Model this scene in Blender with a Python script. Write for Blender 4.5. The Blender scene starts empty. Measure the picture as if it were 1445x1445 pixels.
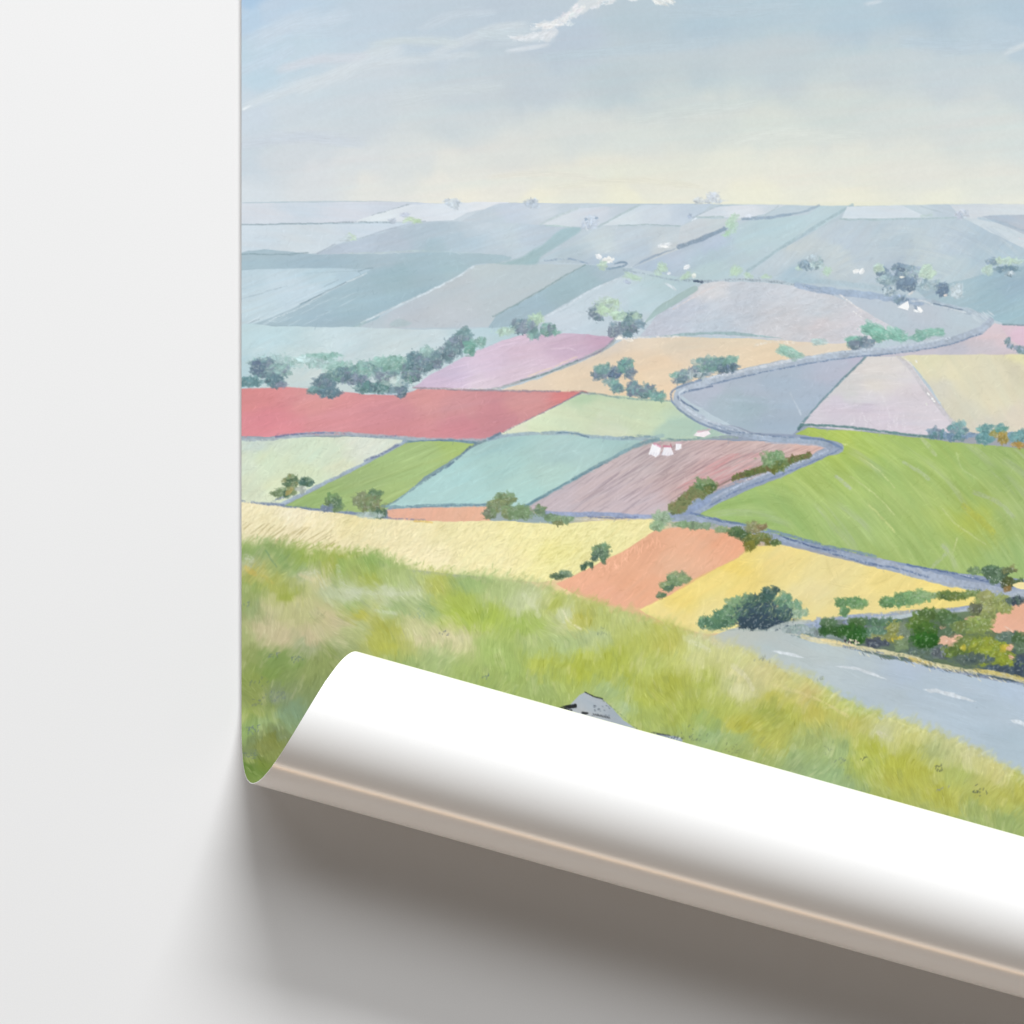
# A curled landscape art print lying against a white wall.
# The printed picture is a painting: it is painted here stroke by stroke into a
# colour array, which then becomes the colour attribute of the printed sheet.
import math
import numpy as np

OX, OY, CW, CH = 336, -270, 1520, 1500       # painted area, 1 unit = 1 mm-like print unit
rng = np.random.default_rng(11)
F = np.float32
IMG = np.zeros((CH, CW, 3), F)
GX, GY = np.meshgrid(np.arange(CW, dtype=F) + OX, np.arange(CH, dtype=F) + OY)
TAB = rng.random((256, 256)).astype(F)


def vn(u, v, s=0):
    """smooth value noise, 0..1"""
    u = u + s * 17.37 + 500.0
    v = v + s * 9.71 + 500.0
    iu = np.floor(u)
    iv = np.floor(v)
    fu = u - iu
    fv = v - iv
    fu = fu * fu * (3 - 2 * fu)
    fv = fv * fv * (3 - 2 * fv)
    iu = iu.astype(np.int32)
    iv = iv.astype(np.int32)
    a, b, c, d = iu & 255, (iu + 1) & 255, iv & 255, (iv + 1) & 255
    return ((TAB[c, a] * (1 - fu) + TAB[c, b] * fu) * (1 - fv) + (TAB[d, a] * (1 - fu) + TAB[d, b] * fu) * fv).astype(F)


def streak(x, y, ang, ln, wd, s=0):
    """brush-hair noise running along ang (degrees, picture coordinates, y down), -1..1"""
    c, n = math.cos(math.radians(ang)), math.sin(math.radians(ang))
    u, v = x * c + y * n, -x * n + y * c
    v = v + 3.0 * vn(u / 70, v / 50, s + 5)
    a = vn(u / ln, v / wd, s) + .6 * vn(u / (ln * .5), v / (wd * .45), s + 1) + .5 * vn(u / (ln * 2.2), v / (wd * 3.5), s + 2)
    return (a / 2.1 - .5) * 2


def rgb(c):
    return np.array(c, F) / 255


def shepard(x, y, pts, p=3.0):
    """colour laid out from control points (x, y, (r, g, b))"""
    if len(pts) == 1:
        return np.broadcast_to(rgb(pts[0][2]), x.shape + (3,)).astype(F)
    num = np.zeros(x.shape + (3,), F)
    den = np.zeros(x.shape, F)
    for (px, py, c) in pts:
        w = ((x - px) ** 2 + (1.5 * (y - py)) ** 2 + 30.0) ** (-p / 2)
        den += w
        num += w[..., None] * rgb(c)
    return num / den[..., None]


def smooth(pts, n=6, closed=False):
    P = [np.array(p, float) for p in pts]
    N = len(P)
    out = []
    for i in range(N if closed else N - 1):
        if closed:
            p0, p1, p2, p3 = P[i - 1], P[i], P[(i + 1) % N], P[(i + 2) % N]
        else:
            p0, p1, p2, p3 = P[max(i - 1, 0)], P[i], P[i + 1], P[min(i + 2, N - 1)]
        for k in range(n):
            t = k / n
            out.append(.5 * (2 * p1 + (p2 - p0) * t + (2 * p0 - 5 * p1 + 4 * p2 - p3) * t * t + (3 * p1 - p0 - 3 * p2 + p3) * t ** 3))
    if not closed:
        out.append(P[-1])
    return out


def box(x0, y0, x1, y1):
    a, b = max(int(x0) - OX, 0), min(int(x1) + 1 - OX, CW)
    c, d = max(int(y0) - OY, 0), min(int(y1) + 1 - OY, CH)
    if a >= b or c >= d:
        return None
    return (slice(c, d), slice(a, b))


def wobble(x, y, amp, sc, s):
    return x + amp * 2 * (vn(x / sc, y / sc, s) - .5) + amp * .8 * (vn(x / (sc * .3), y / (sc * .3), s + 3) - .5), \
        y + amp * 2 * (vn(x / sc, y / sc, s + 7) - .5) + amp * .8 * (vn(x / (sc * .3), y / (sc * .3), s + 9) - .5)


def inside(x, y, P):
    """signed distance to polygon, positive inside"""
    d2 = np.full(x.shape, 1e9, F)
    odd = np.zeros(x.shape, bool)
    n = len(P)
    for i in range(n):
        ax, ay = P[i]
        bx, by = P[(i + 1) % n]
        ex, ey = bx - ax, by - ay
        L = ex * ex + ey * ey + 1e-9
        t = np.clip(((x - ax) * ex + (y - ay) * ey) / L, 0, 1)
        d2 = np.minimum(d2, (x - ax - t * ex) ** 2 + (y - ay - t * ey) ** 2)
        if ay != by:
            odd ^= ((ay > y) != (by > y)) & (x < ex * (y - ay) / (by - ay) + ax)
    d = np.sqrt(d2)
    return np.where(odd, d, -d)


SEED = [20]


def nxt():
    SEED[0] += 1
    return SEED[0] % 97


CLIP = [None]


def blend(sl, col, a):
    if CLIP[0] is not None:
        a = a * CLIP[0][sl]
    IMG[sl] += (col - IMG[sl]) * a[..., None]


def field(pts, cols, ang=0, ln=40, wd=3, amp=.018, var=.02, soft=.8, wob=1.3, curve=1, alpha=1.0, tint=.012):
    """one painted patch: outline, colours, and the direction, length and strength of its brushwork"""
    s = nxt()
    P = smooth(pts, 5, True) if curve else [np.array(p, float) for p in pts]
    xs = [p[0] for p in P]
    ys = [p[1] for p in P]
    m = soft * 2 + wob * 2 + 2
    sl = box(min(xs) - m, min(ys) - m, max(xs) + m, max(ys) + m)
    if sl is None:
        return
    x, y = GX[sl], GY[sl]
    wx, wy = wobble(x, y, wob, 14, s)
    a = np.clip(inside(wx, wy, P) / soft + .5, 0, 1) * alpha
    if not isinstance(cols, list):
        cols = [(0, 0, cols)]
    jx, jy = wobble(x, y, 10, 30, s + 1)
    col = shepard(jx, jy, cols)
    st = streak(x, y, ang, ln, wd, s)
    col = col * (1 + amp * 1.5 * st + var * 2 * (vn(x / 45, y / 28, s + 2) - .5))[..., None]
    h = streak(x, y, ang + 8, ln * 1.5, wd * 2, s + 4) * tint
    col = col + np.stack([h, -h * .3, -h], -1)
    blend(sl, col, a)


def line(pts, w, c, a=1.0, rough=0.0, soft=1.5, curve=1, taper=0, rs=2.2):
    """a painted line; rough = share of it lost as dry brush"""
    s = nxt()
    P = smooth(pts, 5) if curve and len(pts) > 2 else [np.array(p, float) for p in pts]
    xs = [p[0] for p in P]
    ys = [p[1] for p in P]
    m = w + 3
    sl = box(min(xs) - m, min(ys) - m, max(xs) + m, max(ys) + m)
    if sl is None:
        return
    x, y = GX[sl], GY[sl]
    wx, wy = wobble(x, y, .7, 8, s)
    d = np.full(x.shape, 1e9, F)
    tt = np.zeros(x.shape, F)
    n = len(P) - 1
    for i in range(n):
        ax, ay = P[i]
        ex, ey = P[i + 1][0] - ax, P[i + 1][1] - ay
        t = np.clip(((wx - ax) * ex + (wy - ay) * ey) / (ex * ex + ey * ey + 1e-9), 0, 1)
        dd = np.hypot(wx - ax - t * ex, wy - ay - t * ey)
        k = dd < d
        d = np.where(k, dd, d)
        tt = np.where(k, (i + t) / n, tt)
    if P[0][1] < 400:
        a = a * .78
    ww = w * (.75 + .5 * vn(x / 9, y / 9, s + 1))
    if taper:
        ww = ww * np.clip(np.minimum(tt, 1 - tt) * 2 / taper, .12, 1)
    al = np.clip((ww / 2 - d) / soft + .5, 0, 1) * a
    if rough:
        al = al * np.clip((vn(x / rs, y / rs, s + 2) * .45 + vn(x / 1.3, y / 1.3, s + 8) * .25 + vn(x / 13, y / 8, s + 3) * .3 - rough * .85) * 3 + .12, 0, 1)
    col = rgb(c) * (1 + .12 * (vn(x / 3, y / 3, s + 4) - .5) + .1 * (vn(x / 20, y / 20, s + 6) - .5))[..., None]
    blend(sl, col, al)


def dab(cx, cy, rx, ry, ang, c, a=1.0, grain=.5, sc=1.6):
    """one touch of a bristle brush"""
    r = max(rx, ry) * 1.3 + 2
    sl = box(cx - r, cy - r, cx + r, cy + r)
    if sl is None:
        return
    x, y = GX[sl] - cx, GY[sl] - cy
    co, si = math.cos(ang), math.sin(ang)
    u, v = (x * co + y * si) / rx, (-x * si + y * co) / ry
    s = rng.integers(0, 90)
    n = vn(GX[sl] / sc, GY[sl] / sc, s) - .5
    d = np.sqrt(u * u + v * v) + n * grain * 1.5
    al = np.clip((1 - d) * min(rx, ry) * .9 + .4, 0, 1) * a
    n2 = vn((x * co + y * si) / 5, (-x * si + y * co) / 1.3, s) - .5
    blend(sl, rgb(c) * (1 + .22 * n2)[..., None], al)


def foliage(cx, cy, rx, ry, cols, n=None, sz=3.2, a=.9, grain=.6, ang=None, jit=.1):
    """a bush or crown: a thin scumble first, then many small dabs"""
    if n is None:
        n = int(6 + rx * ry * 2.3 / (sz * sz))
    far = .02 + max(0.0, min(.17, (660 - cy) / 1000))
    cols = [np.array(c, float) * (1 - far) + np.array([180, 198, 206.]) * far for c in cols]
    mean = sum(cols) / len(cols)
    for i in range(2):
        dab(cx + rng.normal() * rx * .15, cy + rng.normal() * ry * .15, rx, ry, 0, mean * (1.0 + .08 * rng.random()), .5, .75, 3.4)
    for i in range(n):
        t = rng.random() * 6.283
        r = math.sqrt(rng.random())
        px, py = cx + math.cos(t) * r * rx, cy + math.sin(t) * r * ry
        c = cols[rng.integers(len(cols))] * .85 + mean * .15
        up = -(py - cy) / (ry + 1)
        c = c * (1 + .06 * up + jit * (rng.random() - .5) * 2)
        k = sz * (.65 + 1.05 * rng.random() ** 1.5)
        an = -.7 + rng.normal() * .8 if ang is None else math.radians(ang) + rng.normal() * .35
        dab(px, py, k * 1.45, k * .75, an, np.clip(c, 0, 255), a * (.55 + .45 * rng.random()), grain * .7, 1.5)
    for i in range(n // 3):
        t = rng.random() * 6.283
        r = math.sqrt(rng.random())
        c = mean * .62 + np.array([214, 222, 214.]) * .38
        dab(cx + math.cos(t) * r * rx, cy + math.sin(t) * r * ry * .9, sz * .62, sz * .3, -.8 + rng.normal() * .6, c, .72, .6, 1.2)


def stroke(cx, cy, L, w, ang, c, a=.8, bend=0.0, hair=.6, s=None, sf=1.0):
    """one long stroke with hairs, bending away from its direction; ang in degrees"""
    r = L / 2 + w + abs(bend) * L * .3 + 1
    sl = box(cx - r, cy - r, cx + r, cy + r)
    if sl is None:
        return
    t = math.radians(ang)
    co, si = math.cos(t), math.sin(t)
    x, y = GX[sl] - cx, GY[sl] - cy
    u = (x * co + y * si) / (L / 2)
    v = (-x * si + y * co) - bend * L * .25 * (u * u - .3)
    s = rng.integers(0, 90) if s is None else s
    e = np.clip((1 - np.abs(u)) * 2.2, 0, 1)
    al = np.clip((w / 2 - np.abs(v)) / sf + .5, 0, 1) * e * a
    if hair and w > 1.6:
        h = vn(u * L / 28, v / 1.15, s)
        al = al * np.clip(1 - hair + hair * 2.2 * (h - .2), 0, 1)
        col = rgb(c) * (1 + .16 * (vn(u * L / 40, v / .95 + 9, s) - .5))[..., None]
    else:
        col = np.broadcast_to(rgb(c), x.shape + (3,))
    blend(sl, col, al)


def near(pts, x, y, p=3.0):
    w = np.array([((x - q[0]) ** 2 + (1.5 * (y - q[1])) ** 2 + 30.0) ** (-p / 2) for q in pts])
    return (w[:, None] * np.array([q[2] for q in pts], float)).sum(0) / w.sum()


def in_poly(x, y, P):
    odd = False
    n = len(P)
    for i in range(n):
        ax, ay = P[i]
        bx, by = P[(i + 1) % n]
        if (ay > y) != (by > y) and x < (bx - ax) * (y - ay) / (by - ay) + ax:
            odd = not odd
    return odd


def scatter(P, n, fn):
    xs = [p[0] for p in P]
    ys = [p[1] for p in P]
    x0, x1, y0, y1 = min(xs), max(xs), min(ys), max(ys)
    k = 0
    m = np.zeros((CH, CW), F)
    sl = box(x0 - 3, y0 - 3, x1 + 3, y1 + 3)
    wx, wy = wobble(GX[sl], GY[sl], 1.5, 14, 9)
    m[sl] = np.clip(inside(wx, wy, P) / 2, 0, 1)
    CLIP[0] = m
    for _ in range(n * 6):
        x, y = x0 + rng.random() * (x1 - x0), y0 + rng.random() * (y1 - y0)
        if in_poly(x, y, P):
            fn(x, y)
            k += 1
            if k >= n:
                break
    CLIP[0] = None


# ------------------------------------------------------------------ the sky
SKY = [(342, 0, (166, 199, 229)), (342, 25, (180, 206, 229)), (390, 15, (186, 207, 227)), (345, 90, (186, 210, 226)), (420, 60, (190, 210, 224)),
       (520, 20, (187, 204, 219)), (600, 50, (186, 203, 217)), (700, 20, (183, 199, 213)), (800, 60, (182, 198, 213)), (900, 30, (180, 198, 209)),
       (1000, 30, (176, 197, 211)), (1100, 15, (177, 199, 212)), (1200, 40, (175, 198, 212)), (1300, 20, (171, 194, 210)), (1445, 20, (173, 196, 212)),
       (1430, 60, (180, 200, 214)), (345, 160, (196, 212, 226)), (420, 150, (199, 213, 223)), (520, 120, (198, 210, 219)), (500, 180, (199, 211, 219)),
       (650, 120, (194, 207, 215)), (640, 180, (199, 211, 216)), (760, 130, (190, 203, 212)), (880, 120, (187, 202, 209)), (1000, 110, (186, 202, 209)),
       (1100, 100, (189, 203, 209)), (1220, 110, (193, 206, 211)), (1330, 110, (193, 206, 212)), (1440, 120, (195, 208, 213)), (345, 230, (194, 212, 226)),
       (420, 220, (203, 214, 222)), (500, 240, (211, 218, 221)), (580, 230, (213, 220, 219)), (640, 240, (221, 224, 217)), (720, 220, (215, 219, 214)),
       (820, 200, (210, 217, 214)), (900, 200, (212, 219, 213)), (1000, 170, (208, 216, 211)), (1080, 180, (212, 220, 212)), (1180, 150, (205, 215, 211)),
       (1260, 170, (207, 216, 213)), (1350, 180, (208, 216, 214)), (1440, 200, (208, 218, 215)), (350, 275, (207, 219, 229)), (430, 270, (213, 219, 224)),
       (520, 272, (222, 223, 217)), (620, 270, (227, 227, 217)), (720, 262, (226, 226, 214)), (820, 255, (226, 226, 209)), (920, 250, (226, 226, 208)),
       (1020, 245, (226, 227, 210)), (1100, 235, (225, 226, 210)), (1200, 240, (221, 225, 212)), (1300, 240, (221, 224, 213)), (1440, 250, (219, 223, 213)),
       (640, 284, (233, 231, 212)), (760, 284, (235, 232, 206)), (900, 284, (234, 232, 203)), (1050, 284, (231, 231, 205)), (1200, 284, (231, 230, 206)),
       (1320, 282, (229, 230, 208)), (1440, 284, (228, 229, 212)), (345, -120, (150, 190, 226)), (700, -120, (165, 190, 212)), (1200, -120, (160, 186, 206)),
       (1700, 0, (172, 194, 210)), (1700, 150, (194, 206, 212)), (1800, 280, (222, 224, 212)), (900, -260, (150, 180, 206))]
sl = box(OX, OY, OX + CW, 300)
x, y = GX[sl], GY[sl]
jx, jy = wobble(x, y, 14, 60, 3)
col = shepard(jx, jy, SKY, 3.2)
st = streak(x, y, -4, 150, 7, 4)
st2 = streak(x, y, -22, 110, 6, 8)
k = np.clip((700 - x) / 300, 0, 1) * np.clip((260 - y) / 100, 0, 1)
col = col * (1 + .008 * st * (1 - k) + .014 * st2 * k + .012 * (vn(x / 90, y / 40, 6) - .5))[..., None]
h = streak(x, y, -6, 180, 12, 12) * .012
col = col + np.stack([h, -h * .4, -h * .6], -1)
IMG[sl] = col


def sky_wisp(pts, w, c, a):
    P = smooth(pts, 4)
    for p, q in zip(P[:-1], P[1:]):
        L = math.hypot(*(q - p)) * 2.4 + 6
        an = math.degrees(math.atan2(q[1] - p[1], q[0] - p[0]))
        for _ in range(3):
            stroke((p[0] + q[0]) / 2 + rng.normal() * 2, (p[1] + q[1]) / 2 + rng.normal() * w * .25, L * 1.4, w * (.4 + .5 * rng.random()), an + rng.normal() * 4, c, a * .62, 0, .3, None, 3.5)


for wsp in [([(352, 148), (400, 130), (440, 118), (500, 92)], 14, (207, 218, 226), .35), ([(430, 122), (480, 104), (520, 84), (560, 70)], 20, (206, 216, 223), .3),
            ([(520, 95), (580, 85), (660, 78)], 12, (203, 213, 220), .3), ([(620, 70), (660, 56), (700, 42), (740, 36)], 12, (205, 215, 222), .35),
            ([(530, 65), (590, 58), (640, 62)], 14, (200, 212, 216), .3), ([(600, 40), (640, 22), (690, 14)], 12, (193, 207, 219), .35),
            ([(360, 60), (420, 36), (480, 22)], 26, (197, 212, 226), .3), ([(400, 96), (450, 84), (510, 78)], 14, (206, 212, 222), .3),
            ([(680, 48), (720, 50), (770, 50)], 16, (198, 212, 220), .4), ([(720, 72), (745, 68), (770, 64)], 5, (210, 218, 226), .4),
            ([(950, 20), (1040, 16), (1120, 10)], 18, (181, 200, 212), .3), ([(1280, 60), (1350, 66), (1440, 60)], 16, (182, 202, 216), .35),
            ([(780, 80), (900, 70), (1000, 60)], 14, (184, 202, 213), .3), ([(900, 170), (1000, 158), (1060, 150)], 14, (206, 216, 213), .3),
            ([(1420, 74), (1436, 68), (1450, 60)], 6, (208, 217, 222), .3), ([(1225, 6), (1240, 3)], 4, (200, 212, 222), .5),
            ([(560, 140), (640, 128), (700, 124)], 16, (201, 212, 217), .25), ([(1040, 200), (1120, 190), (1200, 196)], 18, (215, 222, 214), .25),
            ([(800, 262), (900, 256), (980, 262)], 8, (224, 222, 200), .3), ([(700, 250), (760, 246), (830, 250)], 8, (224, 221, 206), .3),
            ([(345, 100), (380, 86), (410, 70)], 18, (193, 212, 228), .3), ([(345, 205), (420, 196), (500, 200)], 18, (196, 209, 224), .3)]:
    sky_wisp(*wsp)
stroke(348, 152, 16, 4, -28, (228, 236, 242), .9)
field([(752, 38), (772, 31), (788, 24), (806, 10), (826, -5), (850, -5), (842, 10), (826, 17), (802, 24), (785, 33), (768, 39)], (223, 227, 229), -30, 14, 2, .02, .03, 4, 3.5, 1, .72)
field([(722, 55), (745, 50), (765, 48), (778, 38), (787, 42), (782, 52), (770, 58), (745, 57)], (221, 226, 231), -25, 14, 2, .02, .03, 4, 3, 1, .66)
for k in range(46):       # the white cloud, short slanting touches
    t = rng.random()
    ww = 2 + 9 * math.sin(min(1, t * 1.05) * 2.7) ** 1.5
    dab(770 + 80 * t + rng.normal() * 2, 40 - 37 * t + rng.normal() * ww * .42, 5, 2.4, -.55 + rng.normal() * .25, (222 + rng.integers(12), 225 + rng.integers(9), 227 + rng.integers(8)), .45, .8, 1.9)
for k in range(24):
    t = rng.random()
    dab(722 + 60 * t, 54 - 7 * t * t + rng.normal() * (.8 + 3.4 * t), 6.5, 2, -.1 - .6 * t + rng.normal() * .2, (222, 226, 231), .42, .8, 1.9)
for k in range(10):
    dab(758 + 36 * rng.random(), 37 - 3 * rng.random(), 9, 1.3, -.12 + rng.normal() * .1, (226, 228, 229), .75, .7)
for k in range(26):
    dab(922 + 26 * rng.random(), 2 + rng.normal() * 2.5, 5, 1.6, .45 + rng.normal() * .2, (224, 228, 226), .7, .9)
for k in range(14):
    dab(846 + rng.random() * 20, 6 - rng.random() * 6, 5, 1.5, -.35, (220, 226, 229), .6, .9)
for k in range(8):
    dab(890 + rng.random() * 10, 0, 4, 1.5, -.1, (218, 224, 227), .6, .9)

# ------------------------------------------------------------------ the far hills
field([(336, 286), (440, 284), (540, 284), (610, 287), (700, 286), (830, 287), (1000, 288), (1200, 291), (1290, 290), (1360, 288), (1860, 288), (1860, 640), (336, 640)],
      [(400, 380, (182, 203, 215)), (700, 360, (178, 197, 210)), (1000, 350, (182, 200, 211)), (1300, 350, (180, 198, 209)), (700, 300, (196, 209, 220)), (1440, 300, (200, 212, 220))], -8, 60, 5, .015, .02, .8, .5, 0)
field([(336, 287), (440, 286), (540, 285), (612, 287), (585, 294), (520, 312), (500, 315), (336, 317)], [(380, 300, (208, 216, 227)), (420, 290, (198, 212, 226)), (480, 300, (207, 214, 226)), (560, 288, (198, 208, 222))], 0, 50, 3, .012, .02, 1, .6, 0)
field([(500, 313), (525, 304), (580, 289), (640, 286), (720, 285), (700, 292), (660, 300), (640, 311), (600, 313)], [(530, 308, (220, 230, 236)), (600, 298, (214, 222, 232)), (680, 288, (222, 226, 232)), (640, 305, (216, 224, 233))], -12, 40, 3, .012, .02, 1, .6, 0)
field([(336, 318), (500, 316), (560, 315), (592, 314), (555, 323), (520, 333), (490, 340), (475, 346), (450, 358), (336, 359)], [(370, 335, (200, 215, 227)), (450, 335, (202, 215, 225)), (520, 322, (197, 212, 226)), (420, 350, (204, 216, 224))], 0, 60, 4, .012, .02, 1.2, .6, 0)
field([(445, 359), (475, 346), (520, 334), (570, 319), (605, 313), (725, 313), (825, 319), (800, 332), (740, 362), (705, 374), (600, 362), (540, 357), (480, 360)],
      [(500, 350, (176, 192, 210)), (560, 340, (178, 192, 208)), (600, 330, (174, 193, 208)), (660, 335, (170, 192, 207)), (720, 335, (184, 200, 210)), (700, 352, (180, 196, 208)), (760, 330, (182, 198, 213)), (610, 350, (163, 190, 203)), (680, 320, (186, 201, 213))], -18, 60, 3.5, .022, .03, 2.5, 1, 0)
line([(470, 359), (530, 357), (600, 354)], 2.2, (182, 204, 198), .6, .25)
line([(595, 354), (640, 356), (700, 360)], 2, (178, 200, 200), .4, .3)
field([(336, 360), (450, 359), (560, 358), (640, 357), (720, 362), (700, 372), (672, 374), (640, 393), (600, 413), (545, 439), (505, 462), (336, 464)],
      [(345, 364, (162, 188, 202)), (345, 368, (158, 186, 199)), (450, 368, (157, 184, 200)), (540, 370, (163, 187, 201)), (600, 366, (155, 183, 196)), (660, 366, (160, 187, 199)), (560, 392, (150, 181, 192)), (500, 430, (160, 190, 203)),
       (450, 450, (159, 186, 201)), (400, 458, (161, 188, 201)), (610, 395, (152, 182, 195)), (540, 425, (155, 185, 199)), (640, 382, (155, 184, 194))], -14, 60, 4, .016, .02, .9, .8)
field([(336, 382), (400, 380), (450, 378), (500, 380), (524, 381), (490, 397), (440, 422), (400, 441), (370, 454), (336, 464)],
      [(350, 392, (184, 208, 221)), (400, 410, (191, 213, 226)), (460, 390, (178, 205, 218)), (350, 440, (191, 213, 223)), (500, 384, (168, 195, 210)), (430, 415, (190, 211, 224))], -22, 70, 2.2, .022, .02, 1, .8, 0)
for p, w, c, a, r in [([(341, 317.5), (390, 316.5), (450, 315.5), (470, 315)], 1.5, (118, 143, 156), .9, .2), ([(470, 315), (500, 313.5), (545, 314.5), (557, 314)], 1.7, (118, 140, 155), .9, .3),
                      ([(341, 358.5), (380, 359), (405, 359), (435, 357)], 1.6, (120, 148, 160), .95, .12), ([(448, 358), (473, 345)], 1.4, (140, 155, 172), .8, .1), ([(512, 335), (555, 322), (600, 312)], 2.2, (156, 172, 190), .8, .1),
                      ([(525, 304), (545, 298), (580, 288)], 1.4, (130, 150, 160), .8, .5), ([(380, 453), (425, 433), (460, 413), (500, 394), (517, 385)], 1.5, (208, 222, 230), .9, .15),
                      ([(345, 459), (365, 450)], 1.2, (130, 156, 170), .8, .1), ([(425, 429), (488, 398)], 1.3, (124, 150, 166), .9, .1), ([(341, 422), (375, 412), (405, 404)], 1.1, (150, 175, 190), .7, .2),
                      ([(458, 404), (478, 395)], 1.1, (140, 165, 180), .7, .1), ([(432, 386), (470, 384), (510, 382)], 1.2, (150, 178, 190), .6, .2), ([(341, 463), (380, 461), (420, 460)], 1.3, (150, 175, 185), .7, .2),
                      ([(505, 383), (526, 378)], 1.1, (110, 135, 150), .8, .1)]:
    line(p, w, c, a, r)
for k in range(60):
    t = rng.random()
    px = 345 + 150 * t
    py = 462 - (px - 345) * .5 * rng.random() - 6
    if py > 384:
        stroke(px, py, 30, 1.1, -24 + rng.normal() * 4, (206, 224, 234) if rng.random() < .6 else (170, 195, 208), .4)
field([(500, 463), (505, 460), (530, 451), (560, 435), (600, 415), (640, 394), (672, 374), (700, 372), (826, 374), (800, 391), (750, 419), (700, 446), (690, 461), (600, 463)],
      [(560, 445, (184, 195, 206)), (650, 410, (186, 196, 203)), (750, 385, (180, 196, 203)), (700, 420, (183, 196, 203)), (640, 450, (187, 197, 206)), (520, 457, (180, 196, 206)), (690, 380, (184, 198, 203))], -25, 80, 8, .01, .015, .9, .6, 0)
field([(550, 457), (562, 450), (580, 455), (572, 460), (555, 461)], (164, 190, 196), 0, 10, 3, .03, .02, 3, 1, 1, .6)
line([(510, 456), (560, 432), (600, 414), (640, 394), (668, 376)], 2.6, (203, 217, 226), .9, .05)
line([(500, 462), (515, 455)], 4, (150, 178, 180), .5)
field([(688, 464), (700, 446), (750, 419), (826, 374), (845, 375), (895, 379), (870, 393), (830, 410), (790, 433), (760, 451), (720, 464)],
      [(750, 430, (155, 183, 198)), (830, 392, (157, 185, 195)), (720, 455, (155, 182, 196)), (870, 381, (165, 187, 201)), (800, 410, (155, 183, 193))], -28, 60, 4, .014, .02, 1, .7, 0)
line([(826, 374), (790, 394), (740, 423), (695, 447)], 1.9, (122, 152, 158), .95, .03)
field([(765, 449), (800, 431), (830, 411), (880, 389), (930, 385), (988, 396), (965, 415), (930, 441), (905, 470), (870, 477), (800, 473), (765, 467)],
      [(800, 455, (196, 211, 223)), (850, 430, (192, 208, 219)), (900, 430, (184, 208, 216)), (930, 402, (178, 203, 209)), (880, 400, (188, 207, 219)), (965, 398, (174, 198, 207)), (900, 460, (190, 206, 218))], -24, 60, 5, .014, .02, 1, .8, 0)
line([(768, 448), (800, 431), (830, 412), (875, 392)], 2.4, (204, 217, 227), .8, .15)
line([(790, 440), (815, 428), (840, 414)], 1, (170, 190, 200), .6, .2)
# upper middle patches
field([(705, 287), (830, 288), (790, 301), (762, 317), (725, 315), (650, 313), (672, 300)], [(720, 295, (194, 207, 223)), (780, 300, (200, 211, 221)), (800, 290, (190, 205, 217)), (700, 308, (190, 205, 217))], -15, 40, 3, .016, .02, 1.5, .8, 0)
field([(762, 317), (790, 303), (815, 294), (905, 289), (880, 300), (850, 318), (825, 322), (800, 320)], [(790, 312, (206, 217, 226)), (840, 300, (203, 212, 224)), (880, 293, (190, 205, 218))], -18, 40, 3, .016, .02, 1, .8, 0)
field([(850, 318), (880, 301), (903, 290), (960, 288), (1005, 288), (985, 305), (962, 318), (920, 318)], [(880, 312, (211, 223, 231)), (925, 303, (202, 215, 227)), (960, 300, (188, 203, 219)), (990, 292, (186, 202, 217))], -25, 40, 4, .018, .02, 1, .6, 0)
line([(762, 317), (790, 304), (815, 295)], 3, (174, 196, 198), .7, .1, 2)
line([(845, 319), (870, 306), (902, 290)], 3.2, (164, 188, 192), .8, .1, 1.5)
line([(770, 318), (790, 319), (808, 322)], 2, (168, 200, 192), .8, .15)
line([(872, 318.5), (900, 317.5), (930, 317.5), (960, 319.5)], 1.5, (140, 168, 172), .85, .2)
field([(700, 372), (725, 367), (765, 346), (792, 325), (820, 322), (810, 333), (790, 346), (765, 361), (752, 373)], [(730, 368, (148, 182, 188)), (780, 340, (152, 186, 195)), (760, 366, (146, 182, 188))], -30, 40, 3, .025, .03, 3, 1, 1, .9)
field([(760, 368), (800, 348), (830, 331), (852, 319), (962, 320), (1005, 330), (965, 350), (895, 377), (860, 376), (830, 373)],
      [(800, 355, (178, 199, 211)), (850, 340, (193, 207, 212)), (900, 350, (182, 198, 213)), (880, 330, (188, 202, 213)), (950, 330, (192, 204, 212)), (850, 367, (170, 190, 208)), (940, 345, (198, 206, 210))], -22, 40, 3, .022, .03, 1.5, .8, 0)
line([(768, 368), (800, 366), (815, 368), (830, 372)], 2.4, (118, 144, 174), .9, .38)
field([(980, 306), (1010, 292), (1062, 289), (1110, 289), (1080, 302), (1050, 308)], [(1010, 300, (206, 216, 226)), (1050, 297, (214, 220, 228)), (1090, 292, (202, 214, 224))], -8, 30, 3, .014, .02, 1, .5, 0)
field([(960, 320), (985, 309), (1050, 308), (1014, 325), (955, 350)], [(980, 325, (198, 207, 214)), (1020, 312, (196, 208, 213))], -20, 30, 3, .018, .02, 1, .5, 0)
field([(893, 378), (960, 351), (1030, 323), (1060, 311), (1140, 303), (1155, 291), (1205, 290), (1150, 325), (1100, 353), (1055, 386), (1040, 393), (990, 396), (930, 386)],
      [(950, 366, (178, 194, 213)), (1000, 345, (176, 192, 213)), (1000, 362, (172, 196, 208)), (1060, 340, (178, 203, 210)), (1100, 320, (177, 204, 212)), (1160, 300, (178, 203, 212)), (1000, 386, (175, 201, 207)), (1060, 370, (178, 201, 211)), (930, 381, (168, 189, 210))], -26, 50, 4, .016, .02, 1, .6, 0)
line([(978, 307), (1000, 297), (1018, 290)], 1.8, (150, 170, 184), .8, .15)
line([(983, 307), (1000, 306.5), (1020, 306)], 2.8, (160, 186, 188), .85, .1)
line([(893, 376), (920, 363), (952, 351)], 3.2, (126, 150, 178), .95, .08, taper=.8)
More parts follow.
